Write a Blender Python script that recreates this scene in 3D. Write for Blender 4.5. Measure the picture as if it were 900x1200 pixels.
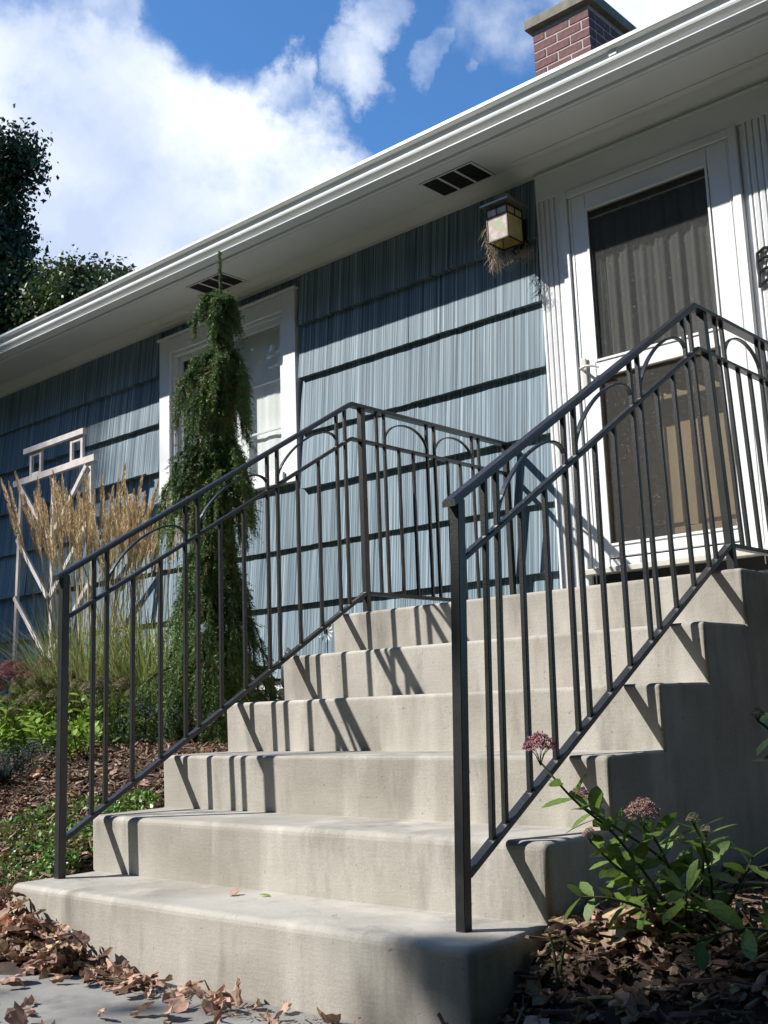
import bpy, bmesh, math, random
import numpy as np
from mathutils import Vector, Matrix
random.seed(7); rng = np.random.default_rng(7)
for o in list(bpy.data.objects): bpy.data.objects.remove(o)
S = bpy.context.scene; COL = S.collection
PI = math.pi
# ------------------------------------------------------------------ camera
YAW, PITCH, ROLL = -0.7285, 0.1770, -0.0359
fw = Vector((math.sin(YAW)*math.cos(PITCH), math.cos(YAW)*math.cos(PITCH), math.sin(PITCH)))
r0 = fw.cross(Vector((0, 0, 1))).normalized(); u0 = r0.cross(fw)
rr = r0*math.cos(ROLL) + u0*math.sin(ROLL); uu = -r0*math.sin(ROLL) + u0*math.cos(ROLL)
cd = bpy.data.cameras.new('camera'); cam = bpy.data.objects.new('camera', cd); COL.objects.link(cam)
M = Matrix((rr, uu, -fw)).transposed().to_4x4(); M.translation = Vector((3.2683, -1.9054, 0.6837))
cam.matrix_world = M
cd.sensor_fit = 'VERTICAL'; cd.sensor_height = 36; cd.lens = 1301.7/1200*36
cd.clip_start = 0.05; cd.clip_end = 2000
S.camera = cam
# ------------------------------------------------------------------ light
SUN = Vector((1.1, 1.0, -1.2)).normalized()
ELEV = math.asin(-SUN.z); AZ = math.atan2(-SUN.x, -SUN.y)
sl = bpy.data.lights.new('sun', 'SUN'); sl.energy = 5.0; sl.angle = math.radians(0.53); sl.color = (1.0, 0.965, 0.90)
so = bpy.data.objects.new('sun', sl); COL.objects.link(so); so.rotation_euler = SUN.to_track_quat('-Z', 'Y').to_euler(); so.location = (-8, -8, 12)
S.view_settings.view_transform = 'Standard'; S.view_settings.look = 'None'; S.view_settings.gamma = 1
S.view_settings.exposure = 0.58
W = bpy.data.worlds.new('World'); S.world = W; W.use_nodes = True
def build_world():
    nt = W.node_tree; N = nt.nodes; L = nt.links; N.clear()
    out = N.new('ShaderNodeOutputWorld')
    sky = N.new('ShaderNodeTexSky'); sky.sky_type = 'NISHITA'; sky.sun_disc = False
    sky.sun_elevation = ELEV; sky.sun_rotation = AZ; sky.dust_density = 0.3; sky.ozone_density = 3.0; sky.air_density = 1.0
    tint = N.new('ShaderNodeMix'); tint.data_type = 'RGBA'; tint.blend_type = 'MULTIPLY'; tint.inputs[0].default_value = 1
    L.new(sky.outputs[0], tint.inputs[6]); tint.inputs[7].default_value = (1.25, 2.0, 2.6, 1)
    b1 = N.new('ShaderNodeBackground'); b1.inputs[1].default_value = 0.05; L.new(tint.outputs[2], b1.inputs[0])
    tc = N.new('ShaderNodeTexCoord')
    nm = N.new('ShaderNodeVectorMath'); nm.operation = 'NORMALIZE'; L.new(tc.outputs['Generated'], nm.inputs[0])
    # ragged look-up direction
    wn = N.new('ShaderNodeTexNoise'); wn.inputs['Scale'].default_value = 6; wn.inputs['Detail'].default_value = 8; wn.inputs['Roughness'].default_value = 0.62
    L.new(nm.outputs[0], wn.inputs['Vector'])
    sub = N.new('ShaderNodeVectorMath'); sub.operation = 'SUBTRACT'; L.new(wn.outputs['Color'], sub.inputs[0]); sub.inputs[1].default_value = (.5, .5, .5)
    sc = N.new('ShaderNodeVectorMath'); sc.operation = 'SCALE'; L.new(sub.outputs[0], sc.inputs[0]); sc.inputs['Scale'].default_value = 0.16
    ad = N.new('ShaderNodeVectorMath'); ad.operation = 'ADD'; L.new(nm.outputs[0], ad.inputs[0]); L.new(sc.outputs[0], ad.inputs[1])
    n2 = N.new('ShaderNodeVectorMath'); n2.operation = 'NORMALIZE'; L.new(ad.outputs[0], n2.inputs[0])
    blobs = [((-.766, .46, .449), .14, 1), ((-.717, .501, .484), .10, 1), ((-.723, .55, .418), .13, 1), ((-.667, .588, .458), .10, 1),
             ((-.654, .625, .427), .085, 1), ((-.755, .43, .50), .05, .9), ((-.688, .464, .558), .035, .55), ((-.609, .595, .524), .030, .55),
             ((-.567, .634, .526), .032, .55), ((-.535, .634, .553), .032, .66), ((-.516, .683, .517), .022, .5), ((-.346, .766, .542), .12, 1), ((-.665, .55, .505), .045, .8),
             ((-.476, .703, .528), .05, .35), ((-.30, .80, .50), .12, .9), ((-.85, .45, .25), .22, 1)]
    acc = None
    for d, r, w in blobs:
        dt = N.new('ShaderNodeVectorMath'); dt.operation = 'DISTANCE'; L.new(n2.outputs[0], dt.inputs[0])
        v = Vector(d).normalized(); dt.inputs[1].default_value = v
        mr = N.new('ShaderNodeMapRange'); mr.interpolation_type = 'SMOOTHERSTEP'
        mr.inputs['From Min'].default_value = r*1.35; mr.inputs['From Max'].default_value = r*0.45
        mr.inputs['To Min'].default_value = 0; mr.inputs['To Max'].default_value = w
        L.new(dt.outputs['Value'], mr.inputs['Value'])
        if acc is None: acc = mr.outputs[0]
        else:
            mx = N.new('ShaderNodeMath'); mx.operation = 'MAXIMUM'; L.new(acc, mx.inputs[0]); L.new(mr.outputs[0], mx.inputs[1]); acc = mx.outputs[0]
    # the same broken cloud continues over the rest of the sky
    gn = N.new('ShaderNodeTexNoise'); gn.inputs['Scale'].default_value = 2.6; gn.inputs['Detail'].default_value = 9; gn.inputs['Roughness'].default_value = 0.6
    L.new(nm.outputs[0], gn.inputs['Vector'])
    gr = N.new('ShaderNodeMapRange'); gr.interpolation_type = 'SMOOTHSTEP'; gr.inputs['From Min'].default_value = 0.60; gr.inputs['From Max'].default_value = 0.74
    L.new(gn.outputs['Fac'], gr.inputs['Value'])
    far = N.new('ShaderNodeVectorMath'); far.operation = 'DISTANCE'; L.new(nm.outputs[0], far.inputs[0]); far.inputs[1].default_value = Vector((-.58, .62, .53)).normalized()
    fr = N.new('ShaderNodeMapRange'); fr.inputs['From Min'].default_value = .38; fr.inputs['From Max'].default_value = .62; L.new(far.outputs['Value'], fr.inputs['Value'])
    gm = N.new('ShaderNodeMath'); gm.operation = 'MULTIPLY'; L.new(gr.outputs[0], gm.inputs[0]); L.new(fr.outputs[0], gm.inputs[1])
    mx = N.new('ShaderNodeMath'); mx.operation = 'MAXIMUM'; L.new(acc, mx.inputs[0]); L.new(gm.outputs[0], mx.inputs[1])
    # fray the density
    fn = N.new('ShaderNodeTexNoise'); fn.inputs['Scale'].default_value = 11; fn.inputs['Detail'].default_value = 8; fn.inputs['Roughness'].default_value = 0.6
    L.new(nm.outputs[0], fn.inputs['Vector'])
    fm = N.new('ShaderNodeMath'); fm.operation = 'MULTIPLY_ADD'; L.new(fn.outputs['Fac'], fm.inputs[0]); fm.inputs[1].default_value = 1.5; fm.inputs[2].default_value = -0.75
    fa = N.new('ShaderNodeMath'); fa.operation = 'ADD'; L.new(mx.outputs[0], fa.inputs[0]); L.new(fm.outputs[0], fa.inputs[1])
    den = N.new('ShaderNodeMapRange'); den.interpolation_type = 'SMOOTHSTEP'; den.inputs['From Min'].default_value = 0.18; den.inputs['From Max'].default_value = 1.0
    L.new(fa.outputs[0], den.inputs['Value'])
    cr = N.new('ShaderNodeTexNoise'); cr.inputs['Scale'].default_value = 5; cr.inputs['Detail'].default_value = 6; cr.inputs['Roughness'].default_value = 0.5
    L.new(n2.outputs[0], cr.inputs['Vector'])
    ramp = N.new('ShaderNodeValToRGB'); ramp.color_ramp.elements[0].position = .36; ramp.color_ramp.elements[0].color = (.40, .47, .62, 1)
    ramp.color_ramp.elements[1].position = .66; ramp.color_ramp.elements[1].color = (.70, .74, .80, 1); L.new(cr.outputs['Fac'], ramp.inputs[0])
    b2 = N.new('ShaderNodeBackground'); b2.inputs[1].default_value = 1.05; L.new(ramp.outputs[0], b2.inputs[0])
    mix = N.new('ShaderNodeMixShader'); L.new(den.outputs[0], mix.inputs[0]); L.new(b1.outputs[0], mix.inputs[1]); L.new(b2.outputs[0], mix.inputs[2])
    L.new(mix.outputs[0], out.inputs[0])
build_world()

# ------------------------------------------------------------------ materials
def node_mat(name, col, rough=.6, var=.15, scale=8, bump=.0, bscale=60, metal=0, stretch=(1, 1, 1), spec=.5, island=0, col2=None, detail=6, trans=0, coat=0):
    m = bpy.data.materials.new(name); m.use_nodes = True; nt = m.node_tree; N = nt.nodes; L = nt.links
    b = N['Principled BSDF']; b.inputs['Roughness'].default_value = rough; b.inputs['Metallic'].default_value = metal
    b.inputs['Specular IOR Level'].default_value = spec; b.inputs['Coat Weight'].default_value = coat
    tc = N.new('ShaderNodeTexCoord'); mp = N.new('ShaderNodeMapping'); mp.inputs['Scale'].default_value = stretch
    L.new(tc.outputs['Object'], mp.inputs[0])
    n = N.new('ShaderNodeTexNoise'); n.inputs['Scale'].default_value = scale; n.inputs['Detail'].default_value = detail; L.new(mp.outputs[0], n.inputs['Vector'])
    mx = N.new('ShaderNodeMix'); mx.data_type = 'RGBA'
    c2 = col2 or tuple(c*(1-2*var) for c in col)
    mx.inputs[6].default_value = (*c2, 1); mx.inputs[7].default_value = (*col, 1)
    mr = N.new('ShaderNodeMapRange'); mr.inputs['From Min'].default_value = .3; mr.inputs['From Max'].default_value = .7
    L.new(n.outputs['Fac'], mr.inputs['Value']); L.new(mr.outputs[0], mx.inputs[0])
    src = mx.outputs[2]
    if island:
        g = N.new('ShaderNodeNewGeometry'); hs = N.new('ShaderNodeHueSaturation')
        a = N.new('ShaderNodeMath'); a.operation = 'MULTIPLY_ADD'; a.inputs[1].default_value = island*2; a.inputs[2].default_value = 1-island
        L.new(g.outputs['Random Per Island'], a.inputs[0]); L.new(a.outputs[0], hs.inputs['Value']); L.new(src, hs.inputs['Color'])
        h = N.new('ShaderNodeMath'); h.operation = 'MULTIPLY_ADD'; h.inputs[1].default_value = .06; h.inputs[2].default_value = .47
        w = N.new('ShaderNodeMath'); w.operation = 'FRACT'; w2 = N.new('ShaderNodeMath'); w2.operation = 'MULTIPLY'; w2.inputs[1].default_value = 7.3
        L.new(g.outputs['Random Per Island'], w2.inputs[0]); L.new(w2.outputs[0], w.inputs[0]); L.new(w.outputs[0], h.inputs[0]); L.new(h.outputs[0], hs.inputs['Hue'])
        src = hs.outputs[0]
    L.new(src, b.inputs['Base Color'])
    if bump:
        n2 = N.new('ShaderNodeTexNoise'); n2.inputs['Scale'].default_value = bscale; n2.inputs['Detail'].default_value = 5; L.new(mp.outputs[0], n2.inputs['Vector'])
        bp = N.new('ShaderNodeBump'); bp.inputs['Strength'].default_value = bump; bp.inputs['Distance'].default_value = .004
        L.new(n2.outputs['Fac'], bp.inputs['Height']); L.new(bp.outputs[0], b.inputs['Normal'])
    if trans:
        t = N.new('ShaderNodeBsdfTranslucent'); L.new(src, t.inputs['Color']); ms = N.new('ShaderNodeMixShader'); ms.inputs[0].default_value = trans
        o = N['Material Output']; L.new(b.outputs[0], ms.inputs[1]); L.new(t.outputs[0], ms.inputs[2]); L.new(ms.outputs[0], o.inputs['Surface'])
    return m
MT = {}
MT['white'] = node_mat('white_paint', (.80, .81, .82), .42, .04, 5, .25, 90)
MT['soffit'] = node_mat('soffit_paint', (.74, .75, .72), .6, .05, 3, .12, 40)
MT['gutter'] = node_mat('gutter_enamel', (.78, .80, .79), .28, .03, 6, .05, 30)
MT['metal'] = node_mat('black_rail_paint', (.027, .027, .028), .34, .18, 30, .18, 160, spec=.6)
MT['brick'] = node_mat('brick_face', (.21, .085, .080), .85, .22, 25, .7, 110, col2=(.095, .045, .048))
MT['mortar'] = node_mat('mortar', (.50, .42, .39), .9, .1, 30, .4, 150)
MT['capstone'] = node_mat('cap_concrete', (.27, .25, .19), .9, .2, 12, .5, 80)
MT['tanwood'] = node_mat('tan_door_paint', (.37, .25, .145), .5, .12, 4, .15, 60, stretch=(6, 6, 1))
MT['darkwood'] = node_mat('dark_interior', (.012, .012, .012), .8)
MT['curtain'] = node_mat('sheer_curtain', (.085, .082, .082), .9, .08, 40)
MT['blind'] = node_mat('pale_curtain', (.85, .85, .83), .9, .05, 6)
MT['foundation'] = node_mat('foundation_block', (.10, .10, .095), .9, .15, 8, .4, 60)
MT['needle'] = node_mat('spruce_needles', (.20, .32, .09), .55, .3, 3, island=.45, trans=.12, col2=(.075, .14, .05))
MT['needle_new'] = node_mat('olive_needles', (.34, .28, .10), .6, .3, 3, island=.35, trans=.15)
MT['bluefir'] = node_mat('blue_juniper', (.10, .16, .14), .6, .25, 3, island=.4, trans=.1)
MT['bark'] = node_mat('bark', (.12, .085, .055), .9, .3, 20, .8, 60)
MT['blade'] = node_mat('grass_blade', (.24, .37, .085), .5, .3, 2, island=.45, trans=.25, col2=(.34, .36, .15))
MT['straw'] = node_mat('straw_blade', (.62, .55, .32), .6, .3, 2, island=.4, trans=.2)
MT['plume'] = node_mat('grass_plume', (.80, .62, .38), .7, .25, 8, island=.35, trans=.3)
MT['treeleaf'] = node_mat('tree_leaf', (.085, .12, .030), .5, .3, 1, island=.5, trans=.25)
MT['darkleaf'] = node_mat('dark_tree_leaf', (.042, .065, .022), .6, .3, 1, island=.5, trans=.12)
MT['dryleaf'] = node_mat('dry_leaf', (.48, .33, .23), .7, .3, 12, .4, 90, island=.62, trans=.12, col2=(.27, .17, .115))
MT['mulch'] = node_mat('mulch_chip', (.28, .185, .125), .85, .3, 14, .5, 90, island=.6)
MT['soil'] = node_mat('soil', (.075, .050, .035), .95, .3, 18, 1, 90)
MT['sedum'] = node_mat('sedum_leaf', (.17, .30, .065), .38, .25, 14, .2, 60, island=.2, trans=.34)
MT['sedum_pale'] = node_mat('bright_sedum_leaf', (.27, .46, .07), .4, .2, 10, island=.3, trans=.3)
MT['cover'] = node_mat('ground_cover_leaf', (.15, .27, .05), .4, .2, 10, island=.45, trans=.2)
MT['stem'] = node_mat('plant_stem', (.10, .12, .05), .5, .3, 12)
MT['pink'] = node_mat('pink_blossom', (.62, .30, .35), .7, .3, 60, island=.5, trans=.15)
MT['cream'] = node_mat('cream_blossom', (.55, .50, .30), .7, .3, 60, island=.4, trans=.15)
MT['peach'] = node_mat('peach_blossom', (.75, .50, .42), .7, .3, 60, island=.45, trans=.15)
MT['trellis'] = node_mat('trellis_paint', (.66, .60, .57), .6, .12, 14, .3, 60, stretch=(1, 1, 1))
MT['lampmetal'] = node_mat('lantern_metal', (.035, .028, .022), .45, .2, 30, metal=.4)
MT['lampcap'] = node_mat('lantern_cap', (.30, .28, .25), .3, .2, 30, metal=.6)
MT['shingle_roof'] = node_mat('roof_shingle', (.10, .09, .085), .95, .2, 30, .6, 90)
MT['rock'] = node_mat('pale_rock', (.6, .58, .52), .8, .25, 14, .6, 40)
MT['nest'] = node_mat('dry_straw', (.50, .40, .28), .8, .3, 10, island=.5)
MT['lawn'] = node_mat('lawn', (.07, .12, .03), .9, .3, 6, .6, 60)
MT['rustgrout'] = node_mat('rust_stained_grout', (.22, .17, .12), .9, .3, 60, .5, 120, col2=(.14, .08, .05))
MT['handle'] = node_mat('almond_handle', (.62, .60, .53), .35, .05, 10)
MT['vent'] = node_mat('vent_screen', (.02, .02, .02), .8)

def mat_concrete(name, base, dark):
    m = bpy.data.materials.new(name); m.use_nodes = True; N = m.node_tree.nodes; L = m.node_tree.links; b = N['Principled BSDF']
    b.inputs['Roughness'].default_value = .85; b.inputs['Specular IOR Level'].default_value = .3
    tc = N.new('ShaderNodeTexCoord')
    def noise(scale, st, det=6, ro=.55):
        mp = N.new('ShaderNodeMapping'); mp.inputs['Scale'].default_value = st; L.new(tc.outputs['Object'], mp.inputs[0])
        n = N.new('ShaderNodeTexNoise'); n.inputs['Scale'].default_value = scale; n.inputs['Detail'].default_value = det; n.inputs['Roughness'].default_value = ro; L.new(mp.outputs[0], n.inputs['Vector']); return n.outputs['Fac']
    def rng_(v, a, c, lo=0, hi=1):
        r = N.new('ShaderNodeMapRange'); r.inputs['From Min'].default_value = a; r.inputs['From Max'].default_value = c; r.inputs['To Min'].default_value = lo; r.inputs['To Max'].default_value = hi; L.new(v, r.inputs['Value']); return r.outputs[0]
    def mixc(f, a, c, mode='MIX'):
        x = N.new('ShaderNodeMix'); x.data_type = 'RGBA'; x.blend_type = mode
        if hasattr(f, 'links'): L.new(f, x.inputs[0])
        else: x.inputs[0].default_value = f
        for i, v in ((6, a), (7, c)):
            if hasattr(v, 'links'): L.new(v, x.inputs[i])
            else: x.inputs[i].default_value = (*v, 1)
        return x.outputs[2]
    big = rng_(noise(2.2, (1, 1, 1.6)), .32, .68)
    c = mixc(big, dark, base)
    drip = rng_(noise(7, (1, 1, .22), 4), .50, .72)          # run-down stains
    c = mixc(drip, c, tuple(min(1, v*1.15) for v in base))
    ds = rng_(noise(4.5, (1.3, 1.3, .30), 5, .65), .52, .70, 0, .75)      # darker weathering runs
    c = mixc(ds, c, tuple(v*.62 for v in dark))
    bl = rng_(noise(1.1, (1, 1, 1), 7, .7), .55, .75, 0, .35); c = mixc(bl, c, (base[0]*.78, base[1]*.80, base[2]*.84))
    fine = rng_(noise(260, (1, 1, 1), 3, .7), .35, .65, .88, 1.08)
    x = N.new('ShaderNodeMix'); x.data_type = 'RGBA'; x.blend_type = 'MULTIPLY'; x.inputs[0].default_value = 1
    L.new(c, x.inputs[6]); L.new(fine, x.inputs[7]); c = x.outputs[2]
    pit = rng_(noise(75, (1, 1, 1), 2), .70, .74, 1, .62)
    x = N.new('ShaderNodeMix'); x.data_type = 'RGBA'; x.blend_type = 'MULTIPLY'; x.inputs[0].default_value = 1
    L.new(c, x.inputs[6]); L.new(pit, x.inputs[7]); c = x.outputs[2]
    L.new(c, b.inputs['Base Color'])
    h1 = noise(120, (1, 1, 1), 4); h2 = noise(55, (.25, .25, 2.2), 4); h3 = noise(9, (1, 1, 1), 3)
    a = N.new('ShaderNodeMath'); a.operation = 'ADD'; L.new(h1, a.inputs[0]); L.new(h2, a.inputs[1])
    a2 = N.new('ShaderNodeMath'); a2.operation = 'MULTIPLY_ADD'; L.new(h3, a2.inputs[0]); a2.inputs[1].default_value = 2.5; L.new(a.outputs[0], a2.inputs[2])
    bp = N.new('ShaderNodeBump'); bp.inputs['Strength'].default_value = .22; bp.inputs['Distance'].default_value = .003; L.new(a2.outputs[0], bp.inputs['Height']); L.new(bp.outputs[0], b.inputs['Normal'])
    return m
MT['concrete'] = mat_concrete('step_concrete', (.45, .425, .38), (.31, .285, .245))
MT['path'] = mat_concrete('path_concrete', (.27, .265, .25), (.18, .175, .165))

def mat_siding():
    m = bpy.data.materials.new('striated_blue_siding'); m.use_nodes = True; N = m.node_tree.nodes; L = m.node_tree.links; b = N['Principled BSDF']
    b.inputs['Roughness'].default_value = .62; b.inputs['Specular IOR Level'].default_value = .35
    tc = N.new('ShaderNodeTexCoord')
    oi = N.new('ShaderNodeObjectInfo')
    def noise(scale, st, det=3, ro=.6):
        mp = N.new('ShaderNodeMapping'); mp.inputs['Scale'].default_value = st; L.new(tc.outputs['Object'], mp.inputs[0])
        cb = N.new('ShaderNodeCombineXYZ'); ml = N.new('ShaderNodeMath'); ml.operation = 'MULTIPLY'; ml.inputs[1].default_value = 37; L.new(oi.outputs['Random'], ml.inputs[0]); L.new(ml.outputs[0], cb.inputs[0])
        L.new(cb.outputs[0], mp.inputs['Location'])
        n = N.new('ShaderNodeTexNoise'); n.inputs['Scale'].default_value = scale; n.inputs['Detail'].default_value = det; n.inputs['Roughness'].default_value = ro; L.new(mp.outputs[0], n.inputs['Vector']); return n.outputs['Fac']
    g = noise(1, (150, 1, .55), 3, .75)
    g2 = noise(1, (34, 1, .35), 3)
    w = noise(1, (90, 1, 7), 4, .7)
    r = N.new('ShaderNodeValToRGB'); L.new(g, r.inputs[0])
    e = r.color_ramp.elements; e[0].position = .36; e[0].color = (.045, .075, .102, 1); e[1].position = .64; e[1].color = (.37, .45, .495, 1)
    x = e.new(.50); x.color = (.145, .212, .262, 1)
    r2 = N.new('ShaderNodeMapRange'); r2.inputs['From Min'].default_value = .3; r2.inputs['From Max'].default_value = .7; r2.inputs['To Min'].default_value = .78; r2.inputs['To Max'].default_value = 1.2; L.new(g2, r2.inputs['Value'])
    m1 = N.new('ShaderNodeMix'); m1.data_type = 'RGBA'; m1.blend_type = 'MULTIPLY'; m1.inputs[0].default_value = 1; L.new(r.outputs[0], m1.inputs[6]); L.new(r2.outputs[0], m1.inputs[7])
    r3 = N.new('ShaderNodeMapRange'); r3.inputs['From Min'].default_value = .60; r3.inputs['From Max'].default_value = .70; r3.inputs['To Max'].default_value = .6; L.new(w, r3.inputs['Value'])
    m2 = N.new('ShaderNodeMix'); m2.data_type = 'RGBA'; L.new(r3.outputs[0], m2.inputs[0]); L.new(m1.outputs[2], m2.inputs[6]); m2.inputs[7].default_value = (.20, .19, .185, 1)
    ov = N.new('ShaderNodeMapRange'); ov.inputs['To Min'].default_value = .86; ov.inputs['To Max'].default_value = 1.10; L.new(oi.outputs['Random'], ov.inputs['Value'])
    m4 = N.new('ShaderNodeMix'); m4.data_type = 'RGBA'; m4.blend_type = 'MULTIPLY'; m4.inputs[0].default_value = 1; L.new(m2.outputs[2], m4.inputs[6]); L.new(ov.outputs[0], m4.inputs[7]); m2 = m4
    L.new(m2.outputs[2], b.inputs['Base Color'])
    bp = N.new('ShaderNodeBump'); bp.inputs['Strength'].default_value = .7; bp.inputs['Distance'].default_value = .004; L.new(g, bp.inputs['Height']); L.new(bp.outputs[0], b.inputs['Normal'])
    return m
MT['siding'] = mat_siding()

def mat_glass(name, tint=(1, 1, 1), refl=.06, rough=0.0, specks=False):
    m = bpy.data.materials.new(name); m.use_nodes = True; N = m.node_tree.nodes; L = m.node_tree.links; N.remove(N['Principled BSDF'])
    t = N.new('ShaderNodeBsdfTransparent'); t.inputs[0].default_value = (*tint, 1)
    g = N.new('ShaderNodeBsdfGlossy'); g.inputs['Roughness'].default_value = rough
    lw = N.new('ShaderNodeLayerWeight'); lw.inputs[0].default_value = .5; f = N.new('ShaderNodeMath'); f.operation = 'POWER'; f.inputs[1].default_value = 4.0; L.new(lw.outputs['Facing'], f.inputs[0])
    a = N.new('ShaderNodeMath'); a.operation = 'ADD'; a.inputs[1].default_value = refl; L.new(f.outputs[0], a.inputs[0])
    mx = N.new('ShaderNodeMixShader'); L.new(a.outputs[0], mx.inputs[0]); L.new(t.outputs[0], mx.inputs[1]); L.new(g.outputs[0], mx.inputs[2])
    o = N['Material Output']
    if specks:
        d = N.new('ShaderNodeBsdfDiffuse'); d.inputs[0].default_value = (.7, .7, .7, 1)
        tc = N.new('ShaderNodeTexCoord'); n = N.new('ShaderNodeTexNoise'); n.inputs['Scale'].default_value = 120; n.inputs['Detail'].default_value = 4; n.inputs['Roughness'].default_value = .7; L.new(tc.outputs['Object'], n.inputs['Vector'])
        r = N.new('ShaderNodeMapRange'); r.inputs['From Min'].default_value = .62; r.inputs['From Max'].default_value = .78; r.inputs['To Min'].default_value = .035; r.inputs['To Max'].default_value = .5; L.new(n.outputs['Fac'], r.inputs['Value'])
        m3 = N.new('ShaderNodeMixShader'); L.new(r.outputs[0], m3.inputs[0]); L.new(mx.outputs[0], m3.inputs[1]); L.new(d.outputs[0], m3.inputs[2]); L.new(m3.outputs[0], o.inputs[0])
    else: L.new(mx.outputs[0], o.inputs[0])
    return m
MT['glass'] = mat_glass('window_glass', (.97, .98, .98), .02)
MT['stormglass'] = mat_glass('storm_door_glass', (.84, .85, .83), .0, specks=True)
def mat_screen():
    m = bpy.data.materials.new('insect_screen'); m.use_nodes = True; N = m.node_tree.nodes; L = m.node_tree.links; N.remove(N['Principled BSDF'])
    t = N.new('ShaderNodeBsdfTransparent'); d = N.new('ShaderNodeBsdfDiffuse'); d.inputs[0].default_value = (.11, .11, .115, 1)
    tc = N.new('ShaderNodeTexCoord'); n = N.new('ShaderNodeTexNoise'); n.inputs['Scale'].default_value = 160; n.inputs['Detail'].default_value = 3; L.new(tc.outputs['Object'], n.inputs['Vector'])
    r = N.new('ShaderNodeMapRange'); r.inputs['To Min'].default_value = .40; r.inputs['To Max'].default_value = .72; L.new(n.outputs['Fac'], r.inputs['Value'])
    mx = N.new('ShaderNodeMixShader'); L.new(r.outputs[0], mx.inputs[0]); L.new(t.outputs[0], mx.inputs[1]); L.new(d.outputs[0], mx.inputs[2]); L.new(mx.outputs[0], N['Material Output'].inputs[0]); return m
MT['screen'] = mat_screen()
def mat_artglass():
    m = bpy.data.materials.new('iridescent_glass'); m.use_nodes = True; N = m.node_tree.nodes; L = m.node_tree.links; b = N['Principled BSDF']
    tc = N.new('ShaderNodeTexCoord'); n = N.new('ShaderNodeTexNoise'); n.inputs['Scale'].default_value = 26; n.inputs['Detail'].default_value = 3; L.new(tc.outputs['Object'], n.inputs['Vector'])
    r = N.new('ShaderNodeValToRGB'); L.new(n.outputs['Fac'], r.inputs[0]); e = r.color_ramp.elements
    e[0].position = .38; e[0].color = (.40, .80, .35, 1); e[1].position = .60; e[1].color = (.86, .84, .80, 1); x = e.new(.49); x.color = (.85, .55, .72, 1)
    L.new(r.outputs[0], b.inputs['Base Color']); b.inputs['Roughness'].default_value = .25
    t = N.new('ShaderNodeBsdfTranslucent'); t.inputs[0].default_value = (.85, .66, .30, 1); ms = N.new('ShaderNodeMixShader'); ms.inputs[0].default_value = .45
    L.new(b.outputs[0], ms.inputs[1]); L.new(t.outputs[0], ms.inputs[2]); L.new(ms.outputs[0], N['Material Output'].inputs[0]); return m
MT['artglass'] = mat_artglass()
MT['amberglass'] = node_mat('amber_glass', (.80, .72, .36), .3, .15, 14, trans=.5)

# ------------------------------------------------------------------ helpers
def link(name, me, mat=None, parent=None):
    o = bpy.data.objects.new(name, me); COL.objects.link(o)
    if mat: me.materials.append(MT[mat] if isinstance(mat, str) else mat)
    if parent: o.parent = parent
    return o
def tag(o, label, cat, group=None, kind=None):
    if label: o['label'] = label
    if cat: o['category'] = cat
    if group: o['group'] = group
    if kind: o['kind'] = kind
    return o
def empty(name, loc, label, cat, group=None):
    o = bpy.data.objects.new(name, None); COL.objects.link(o); o.location = loc; o.empty_display_size = .1
    return tag(o, label, cat, group)
def fix(o):      # child built in world coordinates: keep it there
    p = o.parent
    if p:
        q = Vector((0, 0, 0)); a = p
        while a: q += a.location; a = a.parent
        o.location = -q
    return o
def bm_box(bm, x0, x1, y0, y1, z0, z1):
    vs = [bm.verts.new(v) for v in ((x0, y0, z0), (x1, y0, z0), (x1, y1, z0), (x0, y1, z0), (x0, y0, z1), (x1, y0, z1), (x1, y1, z1), (x0, y1, z1))]
    fs = [(3, 2, 1, 0), (4, 5, 6, 7), (0, 1, 5, 4), (1, 2, 6, 5), (2, 3, 7, 6), (3, 0, 4, 7)]
    return vs, [bm.faces.new([vs[i] for i in f]) for f in fs]
def done(bm, name, mat, parent=None, bevel=0, seg=2, smooth=False):
    if bevel:
        bmesh.ops.bevel(bm, geom=list(bm.edges), offset=bevel, segments=seg, affect='EDGES', profile=.5, clamp_overlap=True)
    bmesh.ops.recalc_face_normals(bm, faces=list(bm.faces))
    me = bpy.data.meshes.new(name); bm.to_mesh(me); bm.free()
    if smooth:
        for f in me.polygons: f.use_smooth = True
    o = link(name, me, mat, parent)
    return fix(o) if parent else o
def box(name, mat, parent, x0, x1, y0, y1, z0, z1, bevel=.002, seg=1):
    bm = bmesh.new(); bm_box(bm, x0, x1, y0, y1, z0, z1); return done(bm, name, mat, parent, bevel, seg)
def bar_bm(bm, a, b, w, h, up=(0, 0, 1)):
    a = Vector(a); b = Vector(b); d = (b-a).normalized(); s = d.cross(Vector(up)).normalized(); u = s.cross(d)
    vs = []
    for p in (a, b):
        for i, j in ((-1, -1), (1, -1), (1, 1), (-1, 1)): vs.append(bm.verts.new(p + s*i*w/2 + u*j*h/2))
    for f in ((3, 2, 1, 0), (4, 5, 6, 7), (0, 1, 5, 4), (1, 2, 6, 5), (2, 3, 7, 6), (3, 0, 4, 7)): bm.faces.new([vs[i] for i in f])
def bar(name, mat, parent, a, b, w, h, up=(0, 0, 1), bevel=.001):
    bm = bmesh.new(); bar_bm(bm, a, b, w, h, up); return done(bm, name, mat, parent, bevel, 1)
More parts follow.
